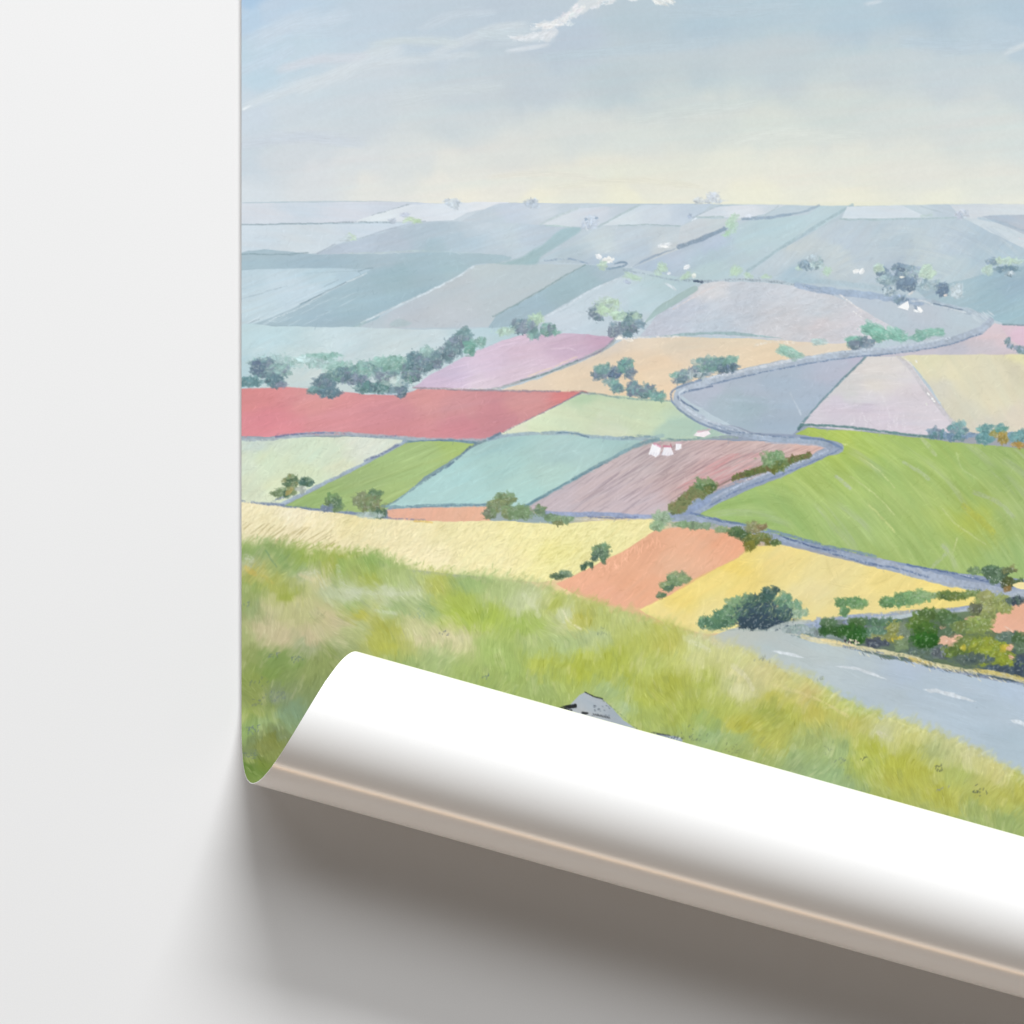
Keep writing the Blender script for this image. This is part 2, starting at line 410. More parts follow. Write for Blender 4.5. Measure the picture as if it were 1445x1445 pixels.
line([(957, 349), (985, 339), (1022, 323)], 6, (112, 138, 166), .95, .16, rs=1.4)
line([(1015, 328), (1036, 317)], 2.4, (124, 150, 172), .8, .1)
line([(1048, 309), (1085, 307), (1115, 303)], 4, (128, 154, 180), .95, .15)
line([(1105, 304), (1130, 300), (1156, 290)], 2.8, (134, 160, 182), .85, .1)
line([(1080, 304), (1098, 291)], 1.2, (150, 172, 178), .7, .1)
line([(1203, 289), (1175, 305), (1140, 326), (1100, 351), (1054, 383)], 4.2, (152, 180, 190), .9, .06, 1.5)
line([(1150, 323), (1105, 350)], 1.4, (132, 160, 175), .6, .2)
field([(1057, 386), (1100, 354), (1150, 326), (1185, 310), (1260, 309), (1360, 308), (1400, 330), (1456, 355), (1860, 400), (1860, 470), (1456, 402), (1380, 402), (1300, 398), (1200, 400), (1120, 400)],
      [(1100, 370, (187, 203, 213)), (1200, 340, (183, 198, 211)), (1250, 340, (178, 197, 209)), (1300, 360, (189, 204, 209)), (1220, 370, (185, 200, 210)), (1350, 350, (178, 196, 211)), (1340, 380, (182, 201, 208)), (1400, 370, (168, 192, 206)),
       (1120, 392, (164, 190, 206)), (1260, 380, (168, 188, 207)), (1400, 340, (170, 192, 208)), (1440, 385, (160, 188, 199)), (1120, 352, (196, 206, 208)), (1180, 365, (194, 205, 208))], -50, 40, 4, .016, .02, 1.5, .8, 0)
for k in range(90):       # fanning hair marks on the broad grey slope
    px = 1130 + 310 * rng.random()
    py = 318 + 70 * rng.random()
    an = -40 + (px - 1130) / 310 * 85
    stroke(px, py, 45, 5, an + 0 * rng.normal(), (196, 208, 212) if rng.random() < .5 else (164, 184, 202), .22, .1, .8)
field([(1195, 292), (1272, 290), (1312, 307), (1187, 309)], [(1220, 300, (207, 219, 228)), (1280, 303, (210, 221, 230))], 0, 40, 3, .012, .02, 1, .5, 0)
field([(1272, 290), (1345, 288), (1360, 307), (1312, 308)], [(1300, 298, (192, 208, 217)), (1340, 300, (186, 203, 217))], 15, 30, 3, .02, .02, 1, .5, 0)
field([(1340, 289), (1860, 286), (1860, 303), (1400, 303), (1370, 309), (1350, 300)], [(1360, 294, (206, 214, 222)), (1430, 296, (211, 219, 224))], 0, 40, 3, .012, .02, 1, .5, 0)
field([(1385, 306), (1400, 304), (1860, 302), (1860, 400), (1456, 335)], [(1410, 310, (172, 188, 206)), (1440, 318, (180, 192, 206)), (1700, 350, (176, 190, 206))], 14, 40, 3, .02, .02, 1.2, .5, 0)
line([(1185, 309.5), (1230, 310), (1280, 309), (1350, 307)], 2.3, (158, 186, 190), .85, .12)
line([(1300, 305), (1314, 304)], 3.5, (172, 198, 192), .7, .2)
line([(1298, 291), (1330, 300)], 1.2, (160, 182, 190), .6, .2)
line([(1380, 308), (1410, 314), (1450, 328)], 3.4, (152, 178, 198), .7, .15, 2)
line([(1390, 318), (1420, 326), (1450, 342)], 1.5, (192, 208, 216), .7, .2)
line([(1438, 337), (1450, 339)], 2, (220, 205, 212), .7, .1)
foliage(1357, 303, 9, 6, [(176, 182, 208), (196, 202, 220), (160, 180, 200), (215, 220, 232)], 20, 2)
for cx, cy, rx, ry, c in [(748, 286, 10, 4, (166, 182, 202)), (638, 285, 11, 4, (178, 194, 210)), (1006, 278, 9, 5, (182, 194, 212)), (985, 283, 6, 3, (196, 206, 212)), (640, 290, 6, 3, (196, 208, 220)), (752, 291, 6, 2, (178, 192, 210)), (1006, 284, 14, 2, (190, 202, 214))]:
    foliage(cx, cy, rx, ry, [c, tuple(min(255, k + 16) for k in c)], int(6 + rx), 2.1, .75)
foliage(832, 314, 9, 8, [(190, 203, 224), (200, 212, 230), (178, 192, 214)], 18, 3)
for px, py in [(827, 310), (842, 308)]:
    dab(px, py, 2.3, 2, 0, (136, 158, 182))
line([(825, 312), (829, 325)], 2, (226, 234, 242), .8, .3)
for cx, cy, rx, ry, c, an in [(578, 310, 10, 3.5, (186, 212, 178), 10), (590, 313, 6, 3.5, (176, 208, 164), 0), (572, 303, 8, 4, (192, 202, 222), 0), (553, 312, 6, 4, (184, 196, 212), 0), (497, 334, 6, 6, (186, 212, 184), 0), (490, 336, 8, 4, (190, 206, 214), 0),
                              (1032, 318, 8, 9, (172, 208, 182), -50), (1024, 330, 6, 4, (164, 206, 172), -30), (1036, 309, 8, 5, (178, 210, 186), -40), (895, 390, 13, 5, (176, 206, 184), 25), (932, 380, 8, 8, (180, 210, 184), 50), (965, 390, 11, 4, (178, 208, 184), -30),
                              (1035, 383, 9, 8, (180, 210, 182), -50), (1055, 388, 5, 5, (178, 208, 182), 0), (1080, 390, 6, 4, (180, 208, 186), 0), (1166, 384, 6, 8, (176, 207, 186), 40), (1128, 378, 4, 5, (178, 206, 188), 0)]:
    for k in range(5):
        dab(cx + rng.normal() * rx * .35, cy + rng.normal() * ry * .35, rx * .75, ry * .6, math.radians(an + rng.normal() * 20), c, .6, .6)
for px, py, rx, ry, an, c in [(845, 362, 5, 3.5, 30, (240, 243, 246)), (858, 367, 8, 4.5, -8, (244, 243, 238)), (937, 346, 10, 3, -12, (226, 232, 238)), (938, 348, 7, 2, 5, (238, 240, 240)), (969, 377, 5, 3, -25, (238, 243, 248)), (979, 389, 3.5, 3.5, 0, (224, 230, 222)),
                              (1208, 383, 5, 3, -10, (242, 243, 242)), (1216, 383, 5, 4, -60, (240, 243, 244)), (944, 386, 3, 2, 0, (222, 230, 236)), (1056, 305, 5, 2.5, 0, (220, 228, 240)), (980, 310, 5, 1.5, -35, (218, 228, 238)), (973, 305, 3, 4, 40, (164, 182, 206))]:
    dab(px, py, rx, ry, math.radians(an), c, .95, .35)
for k in range(4):
    stroke(942 + k * 3, 402 + k * 1.5, 11, 2.5, 40 + k * 4, (216, 226, 234), .8)
foliage(850, 374, 4, 5, [(184, 212, 176), (176, 206, 180)], 8, 3)
line([(857, 380), (866, 379), (878, 376), (885, 372), (878, 370), (868, 373)], 3, (98, 128, 158), .9, .2)
line([(833, 376), (850, 378), (870, 380)], 4, (158, 182, 200), .6, .3)
line([(880, 381), (910, 387), (945, 394), (975, 396)], 2.4, (138, 158, 176), .8, .45)
line([(965, 396), (1000, 397), (1040, 395), (1085, 397), (1130, 402), (1160, 409)], 3.4, (112, 126, 142), .85, .5, rs=1.5)
dab(983, 397, 6, 2, .2, (70, 88, 112))
dab(990, 398, 3.5, 2, 0, (84, 100, 124))
dab(885, 398, 5, 3, .3, (168, 182, 208), .7)

# the ribbed mauve field and the slope to its right
H1 = [(903, 474), (930, 442), (965, 416), (992, 401), (1020, 397), (1080, 399), (1130, 404), (1170, 414), (1200, 427), (1232, 446), (1262, 462), (1245, 478), (1190, 487), (1100, 480), (1000, 474), (940, 475)]
H1C = [(960, 440, (190, 198, 213)), (1050, 430, (193, 200, 211)), (1150, 440, (199, 205, 213)), (1100, 465, (206, 207, 213)), (930, 465, (188, 196, 211)), (1220, 462, (208, 207, 215)), (1000, 460, (186, 198, 211)), (1050, 406, (191, 198, 208)), (1150, 455, (210, 205, 210)), (1010, 405, (206, 206, 210))]
field(H1, H1C, -20, 14, 3, .03, .03, 1, 1, 0)


def ribs(px, py):
    c = near(H1C, px, py)
    d = rng.choice([-18, -14, 12, 18])
    stroke(px, py, 5 + 7 * rng.random(), 1.3, -30 + rng.normal() * 35 + (px - 1000) * .15, np.clip(c + d, 0, 255), .42, rng.normal() * .9)


scatter(H1, 620, ribs)
field([(908, 458), (925, 436), (950, 420), (978, 404), (985, 408), (975, 416), (945, 434), (922, 448)], (160, 187, 187), -35, 30, 3, .02, .02, 1, .5)
line([(950, 436), (985, 416), (1010, 403)], 2, (216, 206, 206), .7, .25)
line([(930, 475), (970, 472), (1010, 470), (1050, 472), (1105, 478)], 4.4, (148, 178, 182), .9, .12, taper=.4)
field([(1155, 410), (1250, 420), (1300, 428), (1350, 438), (1385, 446), (1402, 456), (1370, 471), (1330, 479), (1285, 480), (1262, 463), (1232, 446), (1195, 424)], [(1200, 418, (184, 196, 210)), (1300, 445, (186, 196, 208)), (1360, 455, (184, 198, 208)), (1260, 440, (182, 196, 208))], 8, 50, 6, .01, .015, 1, .6)
field([(1280, 398), (1330, 402), (1400, 384), (1456, 372), (1860, 380), (1860, 470), (1456, 461), (1420, 459), (1402, 452), (1370, 436), (1310, 426)], [(1400, 420, (150, 182, 196)), (1440, 400, (147, 177, 196)), (1350, 412, (160, 188, 199)), (1430, 450, (155, 188, 200)), (1320, 405, (158, 182, 196)), (1450, 380, (150, 180, 194))], -25, 40, 2, .02, .02, 2, 1, 0)
line([(1125, 402), (1150, 408), (1180, 412), (1250, 420), (1300, 427)], 9, (150, 172, 200), .85, .06, 2)
line([(1110, 396), (1160, 398), (1220, 404), (1260, 414)], 7, (158, 186, 200), .6, .1, 3)
line([(1300, 424), (1350, 435), (1395, 450)], 7, (168, 186, 202), .8, .12, 2)
line([(1318, 429), (1358, 438)], 1.8, (110, 132, 158), .85, .15)
line([(1330, 433), (1362, 441)], 1.2, (222, 228, 232), .8, .2)
line([(1135, 405), (1160, 412), (1175, 416)], 3, (118, 140, 170), .75, .45, rs=1.3)
line([(1185, 416), (1196, 424), (1215, 440)], 2.4, (218, 214, 216), .7, .35, rs=3)
for k in range(9):
    dab(1188 + k * 3.3, 430 + k * 2.4 - 12 + 10 * (k > 4), 1.5, 1.2, .5, (226, 226, 226), .8, .2)
for k in range(40):
    stroke(1370 + rng.random() * 30, 440 + rng.random() * 14, 10, 1.4, 40, (196, 210, 220), .6)
# houses and trees on the far slope
for P in [[(1266, 434), (1274, 429), (1281, 424), (1283, 433), (1281, 438)]]:
    field(P, (243, 244, 244), 0, 10, 3, .01, .01, .8, .3, 0)
dab(1293, 434, 4, 3, .5, (150, 168, 190))
dab(1298, 437, 5, 3, .9, (240, 242, 242), 1, .4)
dab(1293, 439, 4, 2, .2, (232, 236, 238))
line([(1286, 425), (1300, 424), (1315, 430)], 2.4, (205, 212, 218), .8, .3)
DB, MB_, LB = (82, 108, 138), (112, 142, 160), (150, 182, 186)
for cx, cy, rx, ry, cols in [(1275, 392, 14, 10, [DB, MB_, DB]), (1290, 384, 16, 7, [MB_, LB, (150, 168, 190)]), (1268, 377, 9, 4, [DB, MB_]), (1280, 402, 14, 8, [DB, (96, 124, 150)]), (1255, 410, 9, 7, [DB, MB_, (190, 208, 214)]), (1243, 383, 7, 5, [DB, MB_]),
                              (1250, 395, 12, 6, [MB_, LB]), (1308, 385, 9, 9, [(180, 208, 178), (172, 202, 182)]), (1240, 378, 6, 5, [(182, 210, 180), (170, 198, 190)]), (1312, 402, 18, 6, [MB_, LB, (170, 190, 200)]), (1330, 409, 7, 8, [(72, 98, 130), DB]), (1350, 410, 8, 9, [(176, 196, 206), (196, 210, 218)]),
                              (1271, 422, 8, 5, [DB, MB_, (140, 160, 190)]), (1420, 380, 18, 3.5, [(78, 112, 136), (100, 134, 150)]), (1422, 369, 22, 3, [(180, 210, 178), (172, 200, 190)]), (1398, 370, 6, 3, [MB_, (130, 154, 184)]), (1393, 381, 6, 6, [(172, 202, 186)]), (1424, 386, 6, 3, [MB_, (210, 220, 226)]),
                              (1138, 374, 9, 6, [DB, MB_, (130, 160, 180)]), (1152, 372, 8, 7, [(176, 200, 196), MB_, LB]), (1146, 364, 9, 3, [(176, 196, 208)])]:
    foliage(cx, cy, rx, ry, cols, None, 2.6)
dab(1272, 391, 4, 1.6, -.1, (226, 226, 214))
dab(1285, 414, 5, 1.6, -.6, (222, 222, 222))
dab(1334, 417, 3, 1.6, -.4, (226, 214, 206))

# ------------------------------------------------------------------ the middle fields
field([(336, 600), (1860, 600), (1860, 1000), (336, 1000)], [(600, 720, (140, 158, 180)), (1000, 700, (140, 158, 186)), (1100, 760, (136, 154, 184)), (1300, 815, (136, 154, 184)), (1440, 840, (140, 156, 184)), (400, 715, (150, 164, 180)), (600, 660, (126, 152, 162)),
      (880, 835, (230, 172, 140)), (1000, 812, (231, 186, 126)), (960, 835, (231, 188, 126)), (1052, 775, (231, 184, 126)), (800, 822, (230, 200, 150)), (900, 760, (236, 215, 155)), (850, 800, (232, 200, 146)), (1040, 690, (140, 156, 182)), (1110, 655, (140, 156, 182)), (760, 725, (146, 166, 172))], 0, 20, 4, .02, .02, 2, 1, 0)
field([(336, 464), (400, 461), (500, 462), (600, 465), (690, 463), (725, 461), (785, 471), (710, 482), (660, 502), (600, 549), (336, 551)],
      [(380, 480, (186, 214, 222)), (500, 480, (196, 216, 223)), (600, 480, (198, 215, 221)), (680, 475, (184, 209, 218)), (400, 520, (196, 216, 217)), (341, 520, (178, 207, 216)), (450, 530, (201, 216, 216)), (560, 500, (198, 215, 219)), (720, 465, (174, 204, 212))], -22, 50, 4, .016, .02, 1, .8)
for k in range(70):
    stroke(345 + 330 * rng.random() ** 1.4, 468 + 60 * rng.random(), 34, 6, -30 + rng.normal() * 25, (206, 224, 228) if rng.random() < .6 else (180, 207, 214), .2, .15, .6, None, 2.5)
PK = [(640, 530, (208, 190, 215)), (700, 510, (213, 192, 213)), (800, 485, (206, 178, 201)), (855, 480, (196, 163, 188)), (680, 541, (217, 201, 215)), (750, 500, (215, 190, 209)), (620, 540, (205, 184, 208)), (790, 474, (205, 180, 200)), (740, 530, (214, 194, 210))]
PKP = [(583, 548), (605, 531), (625, 519), (660, 501), (710, 480), (740, 472), (790, 471), (830, 472), (868, 477), (852, 492), (820, 506), (780, 521), (740, 538), (700, 549)]
field(PKP, PK, -15, 60, 4, .016, .02, 1, 1, 0)
scatter(PKP, 60, lambda a, b: stroke(a, b, 42, 3.5, -18 + rng.normal() * 6, near(PK, a, b) + rng.choice([-9, 8, 12]), .45, .1, .7))
line([(770, 493), (800, 491), (812, 495)], 2, (222, 200, 216), .6, .1)
BG = [(880, 520, (231, 209, 181)), (960, 490, (222, 206, 183)), (1050, 490, (226, 208, 180)), (820, 540, (227, 207, 180)), (900, 550, (233, 207, 173)), (1150, 488, (221, 206, 186)), (930, 530, (231, 208, 178)), (740, 546, (222, 204, 182)), (1080, 505, (228, 207, 176)), (860, 490, (220, 206, 190))]
field([(705, 551), (760, 534), (820, 511), (855, 494), (880, 479), (960, 475), (1080, 479), (1180, 485), (1250, 480), (1205, 493), (1150, 502), (1060, 518), (1000, 533), (955, 545), (950, 566), (900, 563), (830, 556), (760, 554)], BG, -15, 50, 5, .012, .02, 1, .8, 0)
line([(868, 479), (855, 491), (800, 516), (760, 530), (720, 543), (695, 550)], 4, (160, 172, 174), .8, .1)
line([(866, 479), (855, 490), (840, 499), (815, 509)], 2, (146, 140, 160), .85, .1)
line([(815, 508), (795, 517), (770, 527), (735, 538)], 2, (108, 132, 140), .85, .2)
line([(815, 503), (780, 518), (745, 531)], 1.6, (226, 206, 178), .8, .25)
line([(880, 478), (920, 476), (960, 475)], 3, (230, 222, 216), .8, .4)
line([(1065, 488), (1090, 482), (1120, 484)], 4, (232, 228, 218), .7, .45)
dab(874, 476, 7, 4, -.2, (236, 232, 224), .9)
dab(888, 480, 6, 3, .2, (234, 226, 214), .8)
LP = [(1000, 550, (180, 190, 208)), (1100, 540, (166, 183, 201)), (1180, 515, (178, 185, 203)), (1050, 580, (160, 182, 194)), (1100, 590, (163, 181, 199)), (1205, 508, (186, 184, 204)), (1150, 560, (168, 184, 203)), (1060, 545, (172, 186, 203)), (1030, 575, (166, 184, 196))]
field([(958, 557), (980, 545), (1050, 526), (1120, 514), (1180, 504), (1224, 502), (1200, 521), (1170, 557), (1130, 602), (1118, 614), (1060, 610), (1020, 594), (975, 568)], LP, -4, 70, 8, .01, .015, 1, .8, 0)
line([(1020, 563), (1060, 566), (1110, 568)], 3, (176, 190, 206), .4, .2, 3)
line([(1115, 555), (1122, 570), (1130, 585)], 2, (188, 200, 212), .6, .3)
field([(1220, 503), (1290, 491), (1350, 481), (1385, 469), (1404, 456), (1425, 462), (1456, 474), (1860, 540), (1860, 560), (1456, 503)], [(1300, 497, (197, 191, 201)), (1400, 465, (214, 194, 200)), (1380, 490, (200, 191, 198)), (1340, 490, (190, 188, 200))], -10, 40, 4, .014, .02, 1, .8, 0)
field([(1410, 458), (1460, 459), (1860, 480), (1860, 560), (1456, 498), (1425, 480)], [(1420, 466, (215, 194, 206)), (1440, 475, (220, 190, 208))], -8, 40, 4, .014, .02, 2, .8, 0)
line([(1415, 458), (1430, 459), (1456, 459)], 2.4, (122, 152, 164), .85, .15)
for p in [(1421, 481), (1425, 487), (1434, 492), (1440, 494), (1443, 498)]:
    foliage(p[0], p[1], 3.5, 3.5, [(104, 136, 140), (84, 120, 126), (150, 160, 190)], 6, 2.4)
LI = [(1240, 520, (217, 213, 210)), (1220, 560, (212, 208, 213)), (1180, 580, (209, 200, 213)), (1260, 592, (213, 203, 215)), (1300, 575, (212, 205, 213)), (1230, 545, (217, 213, 207)), (1150, 595, (210, 204, 214)), (1190, 548, (208, 208, 208)), (1220, 575, (206, 196, 210))]
LIP = [(1222, 503), (1268, 503), (1284, 512), (1304, 542), (1334, 582), (1352, 607), (1330, 615), (1280, 614), (1200, 607), (1140, 602), (1128, 601), (1150, 576), (1190, 536)]
field(LIP, LI, -4, 60, 5, .012, .02, 1, .7, 0)
scatter(LIP, 60, lambda a, b: stroke(a, b, 40, 3, -5 + rng.normal() * 8, near(LI, a, b) + rng.choice([-7, 6, 7]), .4, .1, .6, None, 1.6))
for k in range(26):
    dab(1200 + rng.random() * 80, 585 + rng.random() * 20, 1.2, 8, rng.normal() * .2, (220, 214, 222), .35, .8)
line([(1240, 552), (1250, 572), (1258, 592)], 1.5, (226, 222, 228), .5, .3)
CR = [(1340, 530, (223, 217, 184)), (1400, 560, (222, 216, 187)), (1430, 520, (214, 208, 182)), (1380, 600, (213, 208, 192)), (1440, 590, (217, 208, 190)), (1300, 508, (219, 215, 180)), (1360, 580, (212, 210, 190)), (1400, 530, (221, 216, 188)), (1440, 502, (224, 218, 170)), (1320, 550, (212, 210, 194))]
field([(1264, 503), (1290, 501), (1456, 500), (1860, 560), (1860, 700), (1456, 618), (1360, 616), (1345, 598), (1312, 545), (1285, 511)], CR, 52, 60, 6, .012, .02, 1, .7, 0)
line([(1268, 504), (1285, 520), (1302, 546), (1330, 580), (1352, 604)], 6, (198, 196, 202), .75, .1, 2)
line([(1273, 504), (1288, 516)], 2, (228, 224, 212), .8, .2)
for p in [(1310, 556), (1315, 562), (1318, 566), (1307, 570), (1293, 510)]:
    dab(p[0], p[1], 2.5, 1.4, .9, (238, 238, 234))
line([(1127, 603), (1150, 576), (1175, 549), (1222, 503)], 3, (108, 140, 150), .9, .1)
line([(1127, 606), (1132, 600)], 4, (84, 120, 124), .9)
line([(1130, 600), (1180, 601), (1230, 607), (1280, 613), (1325, 617)], 3.4, (98, 136, 138), .92, .1)

# red field
RD = [(380, 590, (221, 136, 146)), (450, 570, (219, 150, 150)), (550, 590, (213, 142, 150)), (650, 600, (210, 138, 148)), (750, 565, (212, 148, 148)), (700, 590, (205, 137, 145)), (400, 608, (226, 142, 151)), (600, 565, (216, 150, 150)), (800, 556, (219, 130, 130)), (480, 590, (217, 144, 150)), (360, 555, (218, 138, 140)), (640, 570, (208, 146, 150))]
RDP = [(336, 549), (400, 546), (450, 549), (520, 557), (565, 558), (590, 549), (700, 551), (822, 553), (800, 564), (760, 586), (720, 606), (680, 622), (600, 619), (500, 614), (420, 614), (380, 617), (336, 615)]
field(RDP, RD, -18, 60, 5, .012, .02, 1, .7, 0)
scatter(RDP, 60, lambda a, b: stroke(a, b, 60, 7, -18 + rng.normal() * 5, near(RD, a, b) + rng.choice([-5, 5]), .3, .05, .8))
line([(583, 547), (640, 549.5), (720, 551.5), (790, 552)], 2.6, (156, 140, 150), .85, .15)
line([(600, 549), (660, 548.5), (720, 549)], 1.5, (226, 214, 206), .7, .4)
line([(822, 553), (800, 565), (770, 581), (720, 606), (690, 622)], 2.4, (128, 128, 148), .9, .08)
line([(805, 553), (822, 553), (830, 555)], 2.2, (190, 110, 118), .8, .2)
PG = [(380, 650, (212, 226, 196)), (450, 640, (206, 223, 199)), (520, 630, (216, 223, 209)), (350, 690, (213, 223, 196)), (400, 680, (216, 226, 191)), (480, 660, (219, 226, 197)), (360, 626, (201, 216, 206)), (430, 665, (208, 222, 190)), (350, 660, (210, 222, 200))]
PGP = [(336, 620), (440, 617), (510, 616), (572, 621), (560, 631), (500, 661), (440, 691), (400, 710), (336, 708)]
field(PGP, PG, -45, 20, 3, .016, .025, 1, .8, 0)


def crust(C, d, L, an, sp, w=1.2, a=.5):
    def f(px, py):
        stroke(px, py, L * (.5 + rng.random()), w, an + rng.normal() * sp, np.clip(near(C, px, py) + rng.choice(d), 0, 255), a, rng.normal() * .3)
    return f


scatter(PGP, 330, crust(PG, [-20, -14, 13, 18], 9, -40, 30))
line([(336, 619), (375, 620), (420, 614), (480, 612), (540, 616), (600, 620), (690, 622)], 5.5, (168, 182, 194), .85, .12)
line([(390, 616), (430, 612), (470, 611)], 2.4, (112, 124, 162), .85, .3)
line([(485, 612), (520, 616), (560, 615)], 2, (124, 134, 168), .7, .45)
line([(570, 623), (590, 624), (612, 623), (640, 622), (672, 625)], 4.4, (108, 138, 156), .9, .15)
GR = [(600, 640, (166, 192, 126)), (520, 680, (160, 185, 121)), (450, 705, (155, 185, 116)), (640, 630, (165, 190, 112)), (560, 690, (165, 190, 122)), (560, 650, (164, 190, 124))]
GRP = [(573, 625), (620, 622), (670, 626), (640, 647), (600, 672), (562, 707), (540, 722), (480, 722), (400, 714), (450, 689), (520, 653)]
field(GRP, GR, -25, 80, 3, .018, .02, 1, .8, 0)
scatter(GRP, 40, lambda a, b: stroke(a, b, 55, 2, -24 + rng.normal() * 4, near(GR, a, b) + rng.choice([-16, 16]), .45, .05, .5))
line([(572, 623), (530, 646), (480, 671), (440, 690), (395, 713)], 4.5, (160, 178, 198), .9, .08)
line([(562, 627), (540, 640), (515, 650)], 3.2, (116, 128, 164), .85, .2)
TL = [(700, 650, (168, 205, 201)), (800, 640, (172, 203, 201)), (620, 690, (172, 210, 209)), (740, 690, (175, 212, 206)), (870, 625, (164, 197, 195)), (650, 670, (168, 207, 206)), (700, 625, (160, 195, 195)), (780, 665, (176, 208, 200))]
TLP = [(688, 622), (720, 615), (780, 611), (860, 616), (910, 620), (892, 631), (840, 657), (790, 687), (740, 715), (700, 717), (600, 716), (543, 716), (580, 691), (630, 656), (668, 630)]
field(TLP, TL, -28, 60, 4, .014, .02, 1, .8, 0)
scatter(TLP, 90, lambda a, b: stroke(a, b, 34, 4, -28 + rng.normal() * 14, near(TL, a, b) + rng.choice([-7, 7, 9]), .35, .1, .7))
line([(690, 621), (668, 629), (640, 650), (580, 692), (543, 716)], 2.4, (118, 144, 154), .8, .25)
line([(664, 630), (640, 652), (610, 672)], 2.2, (88, 112, 140), .8, .35)
line([(540, 714), (570, 716), (600, 714), (640, 713), (695, 713)], 5, (128, 162, 172), .9, .15)
line([(575, 714), (600, 716), (620, 714), (688, 712)], 2.2, (104, 134, 156), .7, .4)
G2 = [(760, 600, (213, 226, 191)), (850, 580, (198, 212, 179)), (900, 590, (200, 214, 181)), (960, 600, (190, 212, 186)), (830, 560, (178, 204, 170)), (735, 606, (216, 223, 196)), (1000, 612, (168, 194, 180)), (930, 575, (200, 216, 178)), (800, 600, (208, 222, 190)), (860, 605, (205, 216, 190)), (985, 600, (180, 205, 184))]
field([(705, 614), (740, 596), (780, 576), (820, 556), (880, 559), (945, 566), (968, 580), (990, 596), (1030, 614), (990, 619), (900, 620), (800, 613)], G2, 8, 60, 5, .014, .02, 1, .8, 0)
line([(708, 611), (740, 596), (775, 579)], 2.2, (228, 230, 208), .7, .4)
line([(688, 620), (715, 614), (740, 612), (800, 611), (835, 616), (900, 619), (935, 615)], 5, (152, 176, 190), .85, .1)
line([(785, 611), (805, 611), (830, 616)], 2.4, (104, 134, 158), .8, .3)
line([(878, 619), (905, 615), (930, 618)], 3, (116, 144, 162), .7, .35)
line([(690, 620), (705, 611)], 3.5, (104, 130, 150), .85, .1)
line([(820, 554), (850, 557), (880, 562), (945, 566)], 2.6, (130, 158, 156), .8, .2)
field([(930, 600), (965, 590), (1000, 604), (960, 618), (920, 618)], (166, 196, 184), 0, 30, 4, .02, .02, 8, 2, 1, .6)
# ploughed brown field
BR = [(850, 690, (197, 181, 185)), (950, 650, (197, 178, 178)), (1050, 642, (201, 176, 174)), (1145, 633, (218, 182, 172)), (900, 715, (197, 181, 187)), (1000, 675, (200, 167, 167)), (780, 712, (195, 182, 189)), (900, 650, (194, 179, 181)), (1080, 628, (206, 182, 178)), (960, 690, (200, 172, 170))]
BRP = [(742, 718), (800, 682), (850, 653), (892, 634), (930, 623), (1000, 621), (1080, 623), (1150, 627), (1170, 634), (1130, 646), (1080, 660), (1020, 687), (980, 705), (945, 730), (850, 729), (755, 725)]
field(BRP, BR, -32, 50, 2.5, .018, .02, 1, .7, 0)


def furrow(px, py):
    an = -37 + max(0, min(1, (px - 830) / 300)) * 16 - max(0, 700 - py) * .03 + max(0, (650 - py)) * .25
    dk = rng.random() < .6
    c = near(BR, px, py) + (np.array([-42, -42, -36]) if dk else np.array([14, 14, 16]))
    if (px < 830 or py > 700) and rng.random() < .85:
        return
    stroke(px, py, 22 + 34 * rng.random(), 1.25 if dk else 1.7, an + rng.normal() * 1.8, np.clip(c, 0, 255), .42 if dk else .5, -.06)


scatter(BRP, 520, furrow)
scatter([(950, 690), (1020, 640), (1120, 632), (1060, 660), (990, 700)], 60, lambda a, b: stroke(a, b, 40, 1.8, -27 + rng.normal() * 3, (214, 150, 152), .4))
line([(738, 716), (790, 687), (850, 654), (900, 628), (930, 620)], 4.6, (126, 160, 170), .9, .1)
line([(738, 716), (770, 698), (800, 681), (850, 655)], 2, (92, 130, 146), .75, .25)
line([(935, 622), (980, 620), (1005, 618), (1040, 617)], 3, (150, 172, 160), .8, .3)
line([(940, 619), (965, 621), (990, 617)], 2.6, (104, 138, 148), .7, .4)
field([(546, 719), (600, 716), (692, 715), (692, 735), (620, 739), (548, 734)], [(580, 725, (229, 174, 150)), (660, 725, (231, 178, 150))], -70, 12, 3, .02, .02, 1, .8, 0)

# wheat
WH = [(380, 740, (240, 229, 184)), (450, 745, (238, 226, 182)), (550, 750, (236, 225, 178)), (650, 755, (233, 223, 168)), (750, 760, (234, 225, 162)), (850, 750, (235, 227, 162)), (900, 742, (237, 227, 163)), (800, 800, (229, 221, 154)), (600, 790, (238, 227, 182)), (700, 790, (235, 225, 170)), (420, 725, (240, 230, 196)), (500, 735, (232, 220, 166)), (345, 745, (238, 228, 186)), (780, 780, (228, 220, 145))]
WHP = [(336, 708), (400, 715), (460, 722), (540, 732), (620, 736), (700, 735), (780, 739), (860, 734), (926, 733), (924, 748), (884, 775), (844, 797), (800, 815), (760, 822), (600, 806), (336, 782)]
field(WHP, WH, -50, 14, 2.2, .02, .02, 1, 1, 0)


def straw(px, py):
    an = -42 + rng.normal() * 20 + (px - 600) * .02
    d = rng.choice([-26, -16, -12, 10, 13, 16])
    c = near(WH, px, py) + np.array([d, d * 1.02, d * (1.1 if d < 0 else 1.5)])
    stroke(px, py, 6 + 11 * rng.random(), 1.3 + .8 * rng.random(), an, np.clip(c, 0, 253), .42, rng.normal() * .3)


